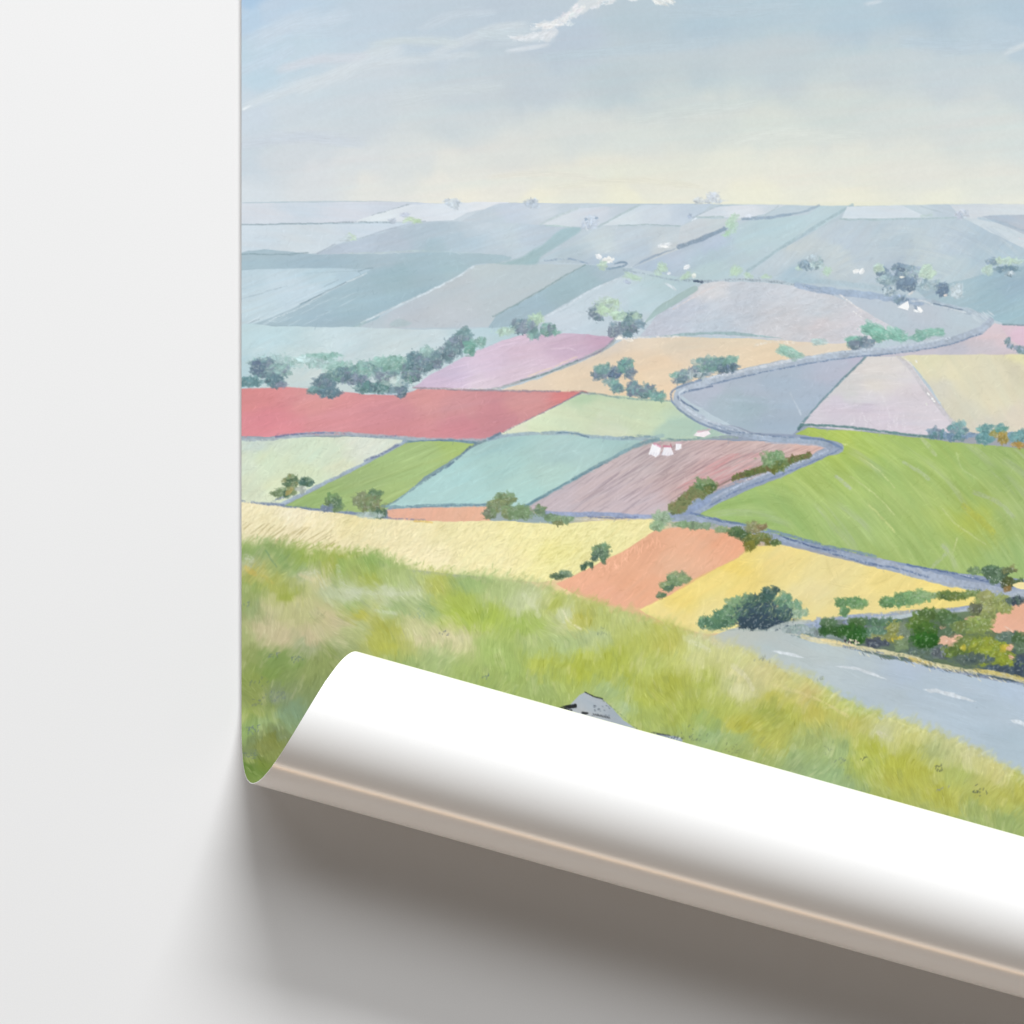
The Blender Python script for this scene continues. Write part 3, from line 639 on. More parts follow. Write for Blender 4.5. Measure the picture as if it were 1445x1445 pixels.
scatter(WHP, 2600, straw)
scatter([(341, 735), (341, 775), (480, 775), (470, 745)], 50, lambda a, b: stroke(a, b, 30, 1.2, -38 + rng.normal() * 6, (186, 172, 120), .6))
line([(341, 707), (380, 712), (400, 712)], 3, (120, 136, 172), .8, .45)
line([(378, 712), (400, 702), (415, 700)], 3.4, (112, 128, 164), .8, .4)
line([(398, 714), (440, 718), (480, 722), (520, 728)], 3.6, (110, 128, 160), .8, .4)
line([(520, 728), (560, 732), (600, 734)], 2.4, (120, 134, 168), .75, .35)
line([(585, 735), (610, 737)], 3, (222, 190, 110), .8, .2)
line([(760, 723), (800, 726), (850, 726), (900, 729), (945, 730)], 6.5, (146, 162, 196), .92, .06)
line([(830, 729), (870, 731), (900, 730)], 2.6, (110, 124, 166), .75, .35)
line([(800, 731), (850, 734)], 2.5, (214, 214, 216), .7, .4)

# orange, yellow and broad green fields
OR = [(980, 770, (230, 174, 141)), (900, 820, (228, 167, 133)), (860, 838, (232, 170, 139)), (1040, 765, (235, 167, 131)), (950, 800, (228, 177, 145)), (1000, 750, (232, 172, 138)), (920, 780, (231, 170, 136))]
ORP = [(926, 747), (960, 743), (1000, 746), (1040, 751), (1056, 770), (1042, 786), (980, 817), (940, 842), (905, 858), (860, 853), (810, 838), (785, 823), (842, 797), (884, 775)]
field(ORP, OR, -45, 40, 4, .012, .02, 1, 1, 0)
scatter(ORP, 90, crust(OR, [-12, 9, 12], 20, -50, 14, 2, .35))
scatter([(840, 800), (925, 752), (940, 770), (850, 815)], 60, crust(OR, [-16, 16, 24], 12, -70, 25, 1.3, .6))
YL = [(960, 850, (233, 210, 118)), (1020, 820, (233, 211, 126)), (1100, 790, (233, 213, 139)), (1150, 830, (227, 213, 154)), (1250, 820, (233, 213, 134)), (1350, 832, (239, 216, 124)), (1200, 850, (229, 211, 140)), (1000, 870, (231, 216, 145)), (1080, 775, (236, 215, 125)), (1030, 800, (232, 206, 108)), (1180, 800, (228, 212, 145)), (940, 868, (232, 214, 140))]
YLP = [(902, 860), (950, 838), (1000, 808), (1043, 786), (1058, 772), (1100, 768), (1150, 780), (1250, 804), (1350, 826), (1412, 834), (1380, 852), (1300, 866), (1200, 880), (1140, 886), (1060, 890), (1000, 895), (940, 880)]
field(YLP, YL, -38, 50, 5, .014, .02, 1, 1, 0)
scatter(YLP, 110, crust(YL, [-12, -8, 8, 11], 40, -35, 25, 5, .3))
BGc = [(1060, 712, (153, 183, 107)), (1150, 680, (166, 191, 103)), (1250, 660, (159, 188, 106)), (1200, 740, (158, 185, 111)), (1350, 700, (160, 185, 102)), (1400, 660, (155, 182, 106)), (1300, 770, (160, 185, 106)), (1180, 622, (172, 195, 90)), (1430, 800, (155, 185, 112)), (1370, 730, (170, 185, 84)), (1300, 630, (160, 188, 102)), (1110, 730, (152, 182, 105)), (1220, 640, (168, 193, 96)), (1270, 700, (164, 188, 108)), (1430, 720, (158, 182, 110))]
BGP = [(983, 728), (1000, 717), (1050, 694), (1100, 674), (1150, 652), (1188, 632), (1160, 618), (1122, 613), (1140, 604), (1200, 608), (1280, 616), (1330, 622), (1456, 634), (1860, 720), (1860, 900), (1456, 818), (1400, 814), (1340, 807), (1250, 790), (1180, 774), (1100, 757), (1040, 740)]
field(BGP, BGc, 45, 90, 4, .02, .03, 1, .8, 0)


def sweep(px, py):
    if px > 1500 and rng.random() < .6:
        return
    an = 30 + (py - 620) * .16 + (px - 1200) * .02
    if px < 1120:
        an = -20 + (px - 1000) * .3
    d = rng.choice([-14, -9, 8, 12, 18, 26])
    c = near(BGc, px, py) + np.array([d, d * .8, d * .9 if d < 20 else 26])
    if rng.random() < .06:
        c = np.array([178, 186, 176])
    stroke(px, py, 40 + 70 * rng.random(), 3 + 8 * rng.random(), an + rng.normal() * 5, np.clip(c, 0, 255), .26, .16, .55, None, 2.5)


scatter([p if p[0] < 1500 else (1500, p[1]) for p in BGP], 430, sweep)
for p, w, c in [([(1213, 645), (1240, 664), (1262, 688)], 2, (206, 216, 150)), ([(1200, 672), (1235, 698), (1262, 726)], 2, (204, 214, 152)), ([(1225, 712), (1250, 736), (1262, 750)], 2.4, (206, 212, 140)), ([(1300, 618), (1312, 632), (1320, 642)], 5, (194, 208, 160)),
                ([(1350, 640), (1358, 662), (1380, 676)], 2.4, (186, 206, 140)), ([(1330, 718), (1350, 740), (1390, 768)], 2.4, (196, 208, 140)), ([(1180, 672), (1200, 690)], 5, (180, 188, 178)), ([(1275, 652), (1300, 668), (1310, 676)], 5, (178, 192, 160)), ([(1345, 780), (1350, 760)], 2.5, (200, 208, 150)),
                ([(1375, 695), (1410, 710), (1430, 730)], 6, (172, 184, 150)), ([(1360, 715), (1385, 735), (1400, 750)], 9, (176, 182, 72)), ([(1315, 800), (1335, 780), (1330, 770)], 5, (176, 188, 158)), ([(1160, 622), (1180, 626), (1195, 628)], 3, (214, 220, 160))]:
    line(p, w, c, .55, .25, 1.5)

def ridge_mark(px, py):
    r, c = int(py - OY), int(px - OX)
    v = IMG[r, c] * 255
    stroke(px, py, 5 + 9 * rng.random(), 1.3, -35 + rng.normal() * 30, np.clip(v + rng.choice([-13, -9, 9, 14]), 0, 255), .5, rng.normal() * .4)


scatter([(341, 470), (1450, 470), (1450, 830), (1000, 870), (341, 740)], 2600, ridge_mark)
scatter([(341, 320), (1450, 310), (1450, 470), (341, 470)], 900, ridge_mark)

# ------------------------------------------------------------------ lanes
LANE = [(1398, 453), (1384, 466), (1340, 481), (1290, 490), (1240, 496), (1180, 502), (1120, 512), (1060, 524), (1000, 538), (966, 549), (955, 560), (962, 573), (985, 590), (1010, 602), (1050, 613), (1090, 620), (1140, 622), (1170, 627), (1184, 633), (1162, 640), (1140, 650), (1098, 665), (1057, 681), (1015, 702), (994, 714), (972, 727)]
line(LANE[:7], 10.5, (168, 182, 200), .95, .03, 1.2)
line(LANE[5:10], 11.5, (168, 182, 199), .95, .03, 1.2)
line(LANE[8:15], 11, (174, 187, 203), .95, .03, 1.2)
line(LANE[13:19], 8, (158, 174, 194), .95, .03, 1.2)
line(LANE[17:], 12, (150, 165, 188), .95, .03, 1.2)
line([(990, 700), (1015, 690), (1050, 678), (1090, 664)], 4, (186, 164, 164), .7, .2)
line([(x_, y_ + 5) for x_, y_ in LANE[1:9]], 2.2, (112, 134, 166), .85, .3)
line([(x_, y_ - 4) for x_, y_ in LANE[2:9]], 3, (196, 208, 220), .8, .3)
line([(1000, 533), (1040, 526), (1075, 518), (1130, 505)], 5, (206, 212, 220), .7, .35)
line([(1005, 545), (960, 556), (962, 566), (985, 580)], 2.6, (106, 126, 156), .85, .2)
line([(990, 536), (958, 546), (946, 558), (955, 575), (985, 596), (1030, 612)], 3, (122, 142, 170), .85, .2)
line([(966, 549), (958, 560), (966, 574), (990, 590), (1015, 600)], 3.6, (196, 208, 220), .8, .25)
line([(1015, 603), (1050, 610), (1080, 616)], 3, (206, 216, 226), .7, .45)
line([(1000, 596), (1030, 608), (1060, 612), (1120, 618)], 2, (110, 130, 160), .75, .4)
line([(1080, 624), (1120, 626), (1150, 628), (1165, 633)], 2, (170, 184, 206), .8, .3)
line([(1130, 618), (1165, 622), (1188, 632)], 3, (110, 134, 170), .85, .15)
line([(1168, 636), (1125, 653), (1080, 669), (1030, 691), (1000, 707)], 3, (186, 198, 218), .75, .3)
line([(1186, 634), (1150, 650), (1100, 670), (1040, 693), (1000, 714)], 2.2, (106, 126, 166), .75, .35)
line([(1050, 678), (1080, 668), (1110, 656)], 1.6, (226, 230, 236), .7, .5)
line([(940, 728), (965, 724), (985, 714), (1000, 706)], 8, (142, 160, 194), .9, .05)
line([(950, 732), (1000, 734), (1040, 744), (1100, 759), (1180, 780), (1250, 798)], 8.5, (152, 167, 190), .95, .03, 1.2)
line([(1240, 795), (1330, 818), (1390, 832), (1425, 838), (1456, 836)], 13.5, (164, 176, 195), .95, .03, 1.4)
line([(975, 724), (1000, 731), (1030, 737), (1060, 742)], 3.4, (98, 120, 160), .85, .2)
line([(1060, 744), (1100, 752), (1160, 769), (1235, 785)], 5, (110, 134, 172), .75, .3)
line([(1100, 756), (1150, 772), (1180, 778)], 2.6, (84, 106, 148), .85, .3)
line([(1170, 780), (1230, 796), (1270, 803), (1310, 815)], 3.2, (96, 118, 156), .8, .35)
line([(1280, 797), (1330, 806), (1350, 810), (1400, 822)], 3.2, (92, 114, 152), .85, .25)
line([(1350, 810), (1380, 816), (1405, 824)], 1.6, (222, 226, 232), .7, .5)
line([(1360, 828), (1385, 832)], 2, (110, 130, 160), .7, .3)
line([(1456, 836), (1430, 842), (1400, 852), (1350, 863), (1300, 868), (1240, 872), (1190, 874), (1140, 888)], 10, (172, 184, 198), .95, .03, 1.4)
line([(1400, 852), (1340, 860), (1290, 863), (1230, 868), (1180, 872), (1140, 880)], 5, (140, 156, 186), .75, .3)
line([(1300, 866), (1260, 872), (1225, 876)], 5, (186, 200, 204), .8, .15)

# ------------------------------------------------------------------ bushes in the middle distance
D, M, L_, PU, TG = (84, 114, 128), (98, 136, 140), (142, 184, 176), (112, 124, 146), (110, 160, 146)
for cx, cy, rx, ry, cols, n in [(385, 514, 30, 10, [L_, (150, 184, 186), (170, 200, 204)], 40), (372, 520, 15, 12, [D, PU, M], None), (362, 520, 9, 9, [D, (82, 100, 130)], None), (392, 524, 16, 9, [PU, M, L_], 24), (354, 539, 17, 6, [(80, 124, 132), (88, 132, 138)], None), (388, 538, 12, 7, [(80, 124, 132), D], None), (396, 543, 6, 3, [PU], 8),
                                (445, 510, 30, 8, [L_, (158, 196, 194), (178, 206, 208)], 22), (455, 502, 24, 3, [(126, 178, 166)], 9), (475, 520, 20, 8, [TG, L_, (160, 196, 190)], 26),
                                (460, 540, 15, 10, [D, PU, D], None), (448, 551, 12, 5, [(96, 134, 136), M], None), (463, 555, 14, 6, [D, (92, 124, 140)], None), (482, 530, 15, 9, [M, TG, D], None), (500, 528, 14, 9, [PU, D, M], None), (515, 522, 18, 10, [TG, M, L_], None),
                                (500, 536, 18, 6, [D, PU], None), (530, 548, 30, 7, [(86, 132, 132), D, (90, 138, 130)], None), (545, 528, 18, 12, [PU, M, L_], None), (555, 512, 18, 10, [TG, L_, (120, 172, 154)], 30), (540, 510, 14, 6, [(132, 180, 168)], 12), (562, 545, 12, 9, [PU, D, (120, 150, 160)], None),
                                (567, 553, 6, 6, [PU, D], None), (580, 525, 12, 14, [D, PU, TG], None), (585, 510, 9, 12, [D, (84, 122, 132)], None), (596, 515, 10, 12, [M, D, PU], None), (610, 510, 13, 10, [PU, M, D], None), (603, 496, 10, 6, [L_, (150, 190, 186)], 12), (625, 502, 14, 10, [D, PU, M], None),
                                (640, 490, 12, 13, [D, PU, M], None), (652, 478, 13, 9, [M, D, PU], None), (664, 492, 8, 9, [TG, (88, 150, 132)], None), (678, 482, 6, 7, [TG, L_], 9), (655, 468, 8, 4, [M], 7), (556, 540, 12, 5, [(206, 220, 216), (160, 190, 186)], 9),
                                (733, 461, 13, 9, [PU, D, L_], None), (756, 450, 11, 7, [(176, 208, 168), (166, 200, 172)], 14), (745, 462, 12, 7, [PU, (126, 140, 160), M], None), (712, 468, 12, 4, [(176, 208, 188)], 10), (752, 472, 8, 5, [TG, M], 10), (772, 464, 9, 8, [TG, (100, 146, 138), PU], None), (785, 469, 5, 2, [TG], 4),
                                (843, 440, 9, 10, [PU, D, (150, 170, 180)], None), (858, 432, 15, 11, [(176, 206, 172), (184, 208, 188), (166, 190, 186)], 26), (850, 437, 8, 6, [(172, 204, 166)], 8), (872, 447, 8, 6, [(172, 204, 172)], 9), (868, 466, 9, 8, [D, PU, (150, 170, 180)], None), (888, 460, 13, 10, [D, PU, M], None), (892, 446, 13, 6, [M, (172, 204, 172), D], 18), (886, 470, 6, 4, [D], 6), (902, 458, 6, 5, [MB_], 6),
                                (868, 526, 11, 8, [(84, 104, 140), D], None), (846, 528, 9, 7, [PU, D], None), (852, 520, 9, 6, [TG, M], None), (882, 517, 10, 9, [TG, D, (90, 150, 138)], None), (890, 527, 7, 6, [PU, D], 9), (862, 540, 10, 5, [(170, 190, 184), M], 9), (869, 546, 7, 8, [M, D, TG], None), (893, 548, 8, 9, [PU, M, D], None), (912, 551, 13, 9, [M, TG, PU], None), (928, 559, 10, 5, [TG, M], 12),
                                (962, 530, 15, 6, [TG, PU, L_], None), (985, 526, 18, 7, [D, PU, (190, 204, 206)], None), (1000, 514, 20, 9, [M, TG, PU, L_], None), (1016, 514, 18, 8, [D, TG, M], None), (1026, 519, 14, 6, [(84, 104, 136), D], None), (960, 537, 12, 4, [D, PU, (206, 206, 200)], 14), (1030, 508, 9, 5, [TG], 9)]:
    foliage(cx, cy, rx, ry, cols, n, 3.0)
for cx, cy, rx, ry, cols, an in [(1110, 496, 10, 6, [(136, 188, 166), (146, 194, 176)], 30), (1120, 499, 9, 4, [(150, 196, 178)], 30), (1230, 465, 15, 8, [(104, 172, 148), (122, 182, 160), (92, 158, 140)], 35), (1238, 473, 10, 6, [(110, 176, 152)], 35), (1264, 473, 14, 7, [(106, 172, 150), (124, 184, 162)], 30), (1205, 481, 10, 5, [(110, 176, 152), (98, 150, 148)], -10),
                                (1207, 487, 8, 4, [PU, D], 0), (1224, 484, 10, 5, [PU, D, (96, 110, 150)], -30), (1312, 470, 18, 3.5, [(116, 176, 156), (130, 186, 166)], 5), (1295, 476, 10, 3.5, [(108, 168, 150)], -10), (1155, 482, 8, 2, [(166, 194, 190)], 0)]:
    foliage(cx, cy, rx, ry, cols, None, 4, .8, .4, an)
TE, BN = (94, 142, 146), (166, 140, 66)
for cx, cy, rx, ry, cols, n in [(1320, 611, 10, 6, [PU, TE, (120, 150, 170)], None), (1350, 606, 12, 7, [TE, (120, 166, 166), PU], None), (1346, 616, 18, 4, [(110, 136, 166), TE], None), (1376, 615, 16, 3, [(120, 146, 176)], 14), (1390, 606, 9, 7, [TE, (110, 164, 160)], None), (1390, 618, 11, 6, [TE, (104, 156, 160)], None), (1412, 606, 8, 6, [(100, 160, 146), TE], None), (1426, 618, 8, 6, [TE, (120, 150, 180)], None), (1440, 616, 12, 7, [TE, (110, 160, 160)], None), (1500, 630, 40, 8, [TE, PU], None), (1580, 650, 40, 8, [TE, PU], None),
                                (1402, 612, 5, 3, [(150, 146, 80)], 7), (1415, 618, 7, 7, [BN, (176, 150, 70), (140, 126, 60)], None), (1435, 628, 8, 3, [BN, (186, 140, 70)], 10), (1357, 598, 5, 3, [(130, 170, 170)], 5)]:
    foliage(cx, cy, rx, ry, cols, n, 2.8)
OL, OG, DG = (128, 140, 96), (112, 136, 96), (84, 112, 86)
for cx, cy, rx, ry, cols, n in [(411, 680, 8, 9, [OG, (134, 138, 90), DG], None), (432, 680, 8, 5, [DG, (70, 104, 96)], None), (395, 695, 9, 5, [(140, 160, 124), OG], None), (405, 697, 4, 4, [DG], 6), (412, 692, 5, 5, [(166, 150, 90), OG], 8), (425, 690, 8, 3, [(206, 214, 200), (150, 160, 150)], 8),
                                (470, 706, 9, 8, [OG, (104, 146, 92)], None), (476, 712, 8, 8, [DG, OG], None), (512, 706, 12, 10, [(134, 142, 108), OG, (120, 132, 100)], None), (528, 698, 9, 6, [DG, (104, 134, 100)], None), (524, 712, 15, 11, [OL, OG, (124, 124, 98)], None), (535, 725, 9, 5, [(74, 102, 86), DG], None), (522, 727, 16, 4, [(190, 206, 206), (150, 170, 160)], 12), (460, 717, 8, 3, [(120, 136, 160)], 8),
                                (712, 704, 14, 8, [OG, (106, 134, 100), OL], None), (700, 714, 12, 9, [(112, 130, 100), OL], None), (692, 724, 8, 6, [OG, (112, 118, 100)], None), (716, 724, 9, 7, [OG, OL], None), (732, 724, 16, 9, [(112, 140, 100), OG], None), (762, 721, 6, 8, [(106, 132, 108), OG], None), (778, 731, 10, 5, [(112, 140, 106)], None), (796, 733, 14, 4, [(124, 152, 118), (130, 156, 112)], 18), (788, 738, 6, 2, [(112, 120, 80)], 5),
                                (849, 774, 11, 5, [(104, 142, 110), OG], None), (848, 781, 12, 6, [DG, (120, 150, 116), (84, 108, 90)], None), (840, 787, 4, 4, [(72, 98, 84)], 6), (852, 788, 3, 4, [DG], 5), (824, 800, 3.5, 4, [(64, 94, 74)], 7), (833, 797, 3, 3, [(78, 106, 84)], 5), (798, 810, 9, 4, [DG, (126, 150, 120), (84, 106, 88)], 16), (786, 813, 6, 2, [(74, 98, 74)], 6),
                                (956, 814, 12, 6, [(128, 148, 106), (112, 140, 104), (140, 152, 110)], None), (951, 820, 10, 5, [(110, 138, 98)], None), (966, 818, 8, 3, [(122, 144, 100)], 9), (940, 827, 7, 5, [(122, 142, 98)], None), (944, 831, 4, 4, [DG], 6), (933, 840, 5, 3, [DG, (104, 130, 84)], 8)]:
    foliage(cx, cy, rx, ry, cols, n, 2.8)
for k in range(46):        # hedge along the lane
    t = k / 45
    px, py = 948 + 56 * t, 719 - 34 * t + 4 * math.sin(t * 9)
    foliage(px, py - 2, 6 + 3 * math.sin(t * 12) ** 2, 5 + 3 * math.sin(t * 7) ** 2, [(112, 124, 76), (96, 112, 72), (134, 122, 84), (120, 136, 90)], 4, 2.6)
foliage(994, 685, 13, 8, [(112, 146, 96), (96, 130, 84), (130, 150, 104)], None, 2.8)
foliage(1000, 690, 8, 5, [(70, 98, 60), (112, 120, 66)], None, 2.6)
for k in range(60):
    t = k / 59
    px, py = 1036 + 106 * t, 674 - 32 * t
    foliage(px, py, 3.5, 2 + 2.4 * math.sin(t * 3.1), [(104, 108, 62), (84, 104, 56), (124, 106, 72), (96, 116, 60)], 3, 2.3)
line([(1012, 686), (1030, 678), (1050, 668)], 1.6, (112, 96, 84), .7, .2)
foliage(1092, 648, 17, 10, [(118, 154, 106), (104, 140, 98), (132, 160, 112)], None, 2.9)
foliage(1098, 658, 10, 6, [(84, 114, 70), (112, 126, 66)], None, 2.6)
foliage(1092, 662, 5, 4, [(112, 120, 50), (96, 112, 60)], 8, 2.4)
for cx, cy, rx, ry, cols, n in [(934, 732, 12, 10, [(146, 170, 142), (136, 162, 130)], None), (928, 742, 9, 6, [(140, 168, 130)], 14), (985, 742, 20, 4, [(130, 156, 120), (122, 146, 116)], 24), (962, 740, 12, 3, [(120, 150, 110)], 12), (1018, 747, 8, 3, [(132, 154, 112)], 10),
                                (1038, 750, 10, 5, [(74, 102, 66), (96, 120, 76)], None), (1048, 756, 9, 6, [(76, 100, 56), (64, 92, 60)], None), (1064, 744, 9, 7, [(142, 138, 96), (120, 126, 84)], None), (1074, 744, 6, 3, [(134, 120, 84)], 8), (1060, 762, 10, 8, [(104, 114, 50), (90, 108, 56), (120, 122, 60)], None), (1078, 758, 9, 5, [(120, 124, 70), (96, 116, 62)], None), (1058, 771, 6, 5, [(112, 112, 44)], 10), (1095, 765, 6, 3, [(104, 124, 70), (84, 110, 60)], 9), (1082, 766, 3, 4, [(112, 112, 50)], 5)]:
    foliage(cx, cy, rx, ry, cols, n, 2.8)

# ------------------------------------------------------------------ the near road
RO = [(1100, 912, (174, 186, 188)), (1200, 940, (172, 186, 194)), (1300, 970, (172, 188, 202)), (1400, 1000, (170, 186, 200)), (1430, 1060, (165, 182, 195)), (1440, 975, (175, 192, 211)), (1280, 945, (172, 188, 206)), (1050, 902, (180, 186, 180)), (1180, 925, (178, 190, 192)), (1260, 985, (172, 186, 196)), (1700, 1080, (170, 186, 200))]
ROP = [(1005, 898), (1030, 888), (1060, 883), (1090, 878), (1140, 876), (1200, 905), (1260, 925), (1320, 943), (1380, 956), (1456, 968), (1860, 1060), (1860, 1380), (1456, 1135), (1380, 1100), (1300, 1065), (1200, 1030), (1150, 1000), (1100, 970), (1050, 940)]
field(ROP, RO, 16, 90, 8, .01, .015, 1.2, .8, 0)
scatter([(1100, 900), (1200, 915), (1300, 945), (1456, 975), (1456, 1075), (1350, 1030), (1200, 970), (1120, 930)], 70, lambda a, b: stroke(a, b, 60, 8, 18 + rng.normal() * 8, near(RO, a, b) + rng.choice([-6, 6]), .3, .1, .8))
for p, w in [([(1089, 919), (1110, 922), (1133, 928)], 4), ([(1179, 940), (1210, 944), (1250, 958)], 4), ([(1302, 973), (1330, 977), (1377, 990)], 5.5), ([(1426, 1016), (1440, 1020), (1470, 1032)], 5)]:
    line(p, w, (208, 215, 222), .82, .06, 1.5, taper=.5)

# bank of bushes between the lanes
field([(1108, 893), (1140, 884), (1190, 874), (1250, 876), (1300, 868), (1340, 864), (1400, 862), (1456, 850), (1860, 930), (1860, 1060), (1456, 968), (1380, 952), (1310, 940), (1240, 925), (1190, 912), (1150, 900)],
      [(1150, 890, (134, 150, 150)), (1230, 888, (98, 114, 104)), (1300, 900, (84, 108, 84)), (1380, 910, (100, 118, 84)), (1440, 945, (70, 86, 96)), (1420, 880, (120, 134, 96))], 10, 10, 3, .05, .06, 2, 2, 0)
field([(1385, 880), (1405, 866), (1430, 853), (1456, 842), (1860, 900), (1860, 1000), (1456, 902), (1430, 897), (1404, 892)], [(1420, 880, (229, 173, 146)), (1440, 860, (228, 172, 142))], -40, 30, 4, .012, .02, 1, .8, 0)
field([(1322, 905), (1335, 892), (1358, 897), (1345, 906), (1325, 912)], (226, 178, 150), 0, 10, 3, .03, .03, 1, 1)
field([(1325, 884), (1337, 876), (1340, 883), (1328, 888)], (218, 168, 144), 0, 10, 3, .03, .03, 1.4, 1.5, 1, .85)
field([(1362, 873), (1375, 868), (1395, 868), (1372, 876)], (218, 168, 144), 0, 10, 3, .03, .03, 1.4, 1.5, 1, .85)
line([(1418, 884), (1428, 890)], 1.6, (240, 208, 186), .8, .2)
for cx, cy, rx, ry, cols, n in [(1148, 893, 28, 5, [(130, 144, 146), (104, 128, 124), (150, 164, 170)], None), (1130, 888, 20, 5, [(150, 164, 170), (130, 150, 146)], 26), (1155, 880, 14, 5, [(140, 156, 186), (150, 166, 190)], 20), (1215, 877, 26, 4, [(112, 124, 150), (140, 152, 176)], 30),
                                (1168, 879, 11, 5, [(74, 104, 72), (84, 112, 78)], None), (1210, 878, 12, 5, [(72, 104, 60)], None), (1245, 878, 26, 4, [(80, 116, 80), (76, 108, 88)], None), (1178, 890, 20, 5, [(56, 92, 46), (44, 84, 40)], None), (1200, 890, 16, 8, [(40, 88, 34), (34, 78, 30), (56, 100, 40)], None), (1212, 898, 12, 8, [(36, 84, 32), (48, 96, 36)], None),
                                (1236, 893, 14, 7, [(84, 120, 96), (92, 126, 104)], None), (1240, 901, 14, 4, [(128, 136, 86), (140, 140, 80)], 16), (1236, 908, 16, 5, [(74, 84, 100), (64, 72, 84)], None), (1262, 893, 11, 14, [(134, 142, 74), (124, 134, 84), (150, 150, 70)], None), (1276, 892, 8, 12, [(120, 134, 112), (104, 120, 100)], None), (1264, 904, 6, 3, [(180, 164, 56), (160, 152, 56)], 6), (1272, 910, 8, 6, [(112, 134, 96)], 14),
                                (1296, 878, 14, 11, [(80, 112, 44), (72, 104, 44), (96, 122, 52)], None), (1305, 890, 16, 9, [(70, 104, 40), (58, 96, 36)], None), (1318, 866, 22, 7, [(84, 112, 56), (76, 104, 52)], None), (1334, 872, 14, 7, [(74, 104, 60)], None), (1305, 904, 18, 9, [(38, 90, 24), (48, 98, 30), (32, 80, 26)], None), (1312, 912, 14, 5, [(36, 82, 26)], None), (1345, 880, 14, 8, [(84, 112, 76), (74, 104, 70)], None), (1340, 892, 12, 5, [(84, 108, 80)], 14),
                                (1300, 922, 26, 6, [(96, 116, 96), (86, 104, 100)], None), (1328, 920, 12, 8, [(96, 104, 116), (84, 94, 100), (136, 146, 150)], None), (1356, 918, 22, 10, [(92, 116, 48), (104, 126, 52), (80, 104, 52)], None), (1372, 906, 20, 8, [(116, 130, 62), (100, 120, 60)], None), (1362, 884, 16, 8, [(120, 134, 70), (104, 128, 74)], None), (1386, 880, 17, 12, [(132, 150, 74), (120, 142, 76), (142, 158, 86)], None), (1392, 866, 10, 6, [(132, 146, 84)], None),
                                (1394, 852, 16, 13, [(142, 150, 84), (130, 142, 84), (150, 156, 96)], None), (1412, 848, 9, 8, [(134, 146, 84)], None), (1376, 860, 8, 7, [(96, 106, 66), (92, 96, 84)], None), (1418, 858, 10, 6, [(140, 150, 84)], None), (1394, 912, 24, 12, [(132, 146, 46), (120, 138, 48), (146, 152, 52)], None), (1402, 926, 26, 12, [(126, 142, 42), (138, 148, 46), (112, 130, 50)], None), (1424, 936, 14, 8, [(132, 146, 44)], None), (1374, 930, 26, 6, [(70, 88, 92), (80, 96, 88)], None), (1412, 944, 22, 4, [(66, 82, 96)], None), (1440, 940, 9, 12, [(62, 78, 96), (58, 74, 90)], None),
                                (1420, 898, 14, 6, [(96, 118, 104), (84, 108, 96)], None), (1438, 900, 9, 6, [(74, 104, 64)], None), (1444, 914, 12, 6, [(96, 120, 96), (84, 108, 80)], None), (1358, 914, 4, 3, [(178, 166, 50)], 4), (1418, 914, 3, 5, [(184, 168, 50)], 4), (1342, 905, 8, 2, [(220, 172, 146)], 4), (1500, 950, 40, 30, [(104, 128, 60), (80, 104, 60)], 90), (1580, 970, 50, 30, [(104, 128, 60), (70, 94, 60)], 100)]:
    foliage(cx, cy, rx, ry, cols, n, 3.2, .9, .5)
for k in range(7):
    dab(1424 + rng.normal() * 3.5, 913 + rng.normal() * 3, 3, 1.8, rng.random() * 3, (220, 170, 146), .8)
for k in range(4):
    dab(1430 + rng.normal() * 3, 926 + rng.normal() * 1.5, 3, 1.3, .4, (218, 168, 146), .8)
line([(1132, 897), (1150, 903), (1200, 912), (1235, 918), (1285, 927), (1310, 936), (1360, 946), (1400, 950), (1456, 963)], 6.5, (214, 204, 160), .85, .15)
line([(1160, 903), (1185, 907), (1205, 912)], 4.5, (226, 206, 150), .8, .2)
line([(1285, 930), (1312, 938)], 6, (206, 180, 100), .75, .25)
line([(1375, 945), (1420, 952), (1456, 961)], 5, (196, 178, 96), .75, .25)
line([(1190, 912), (1240, 922), (1290, 934), (1330, 945), (1390, 954), (1440, 965)], 5, (112, 132, 166), .7, .45, rs=1.4)
for k in range(60):
    px = 1210 + 210 * rng.random()
    py = 913 + (px - 1200) * .205 + rng.normal() * 3
    stroke(px, py + 3, 8, 1.1, 40 + rng.normal() * 10, (96, 104, 104) if rng.random() < .5 else (232, 222, 184), .7)
for k in range(16):
    dab(1190 + rng.random() * 22, 902 + rng.random() * 7, 2, 1.2, rng.random() * 3, (238, 226, 196) if rng.random() < .5 else (66, 62, 70), .9)
line([(1108, 893), (1135, 898), (1150, 903)], 2, (206, 206, 196), .7, .4)
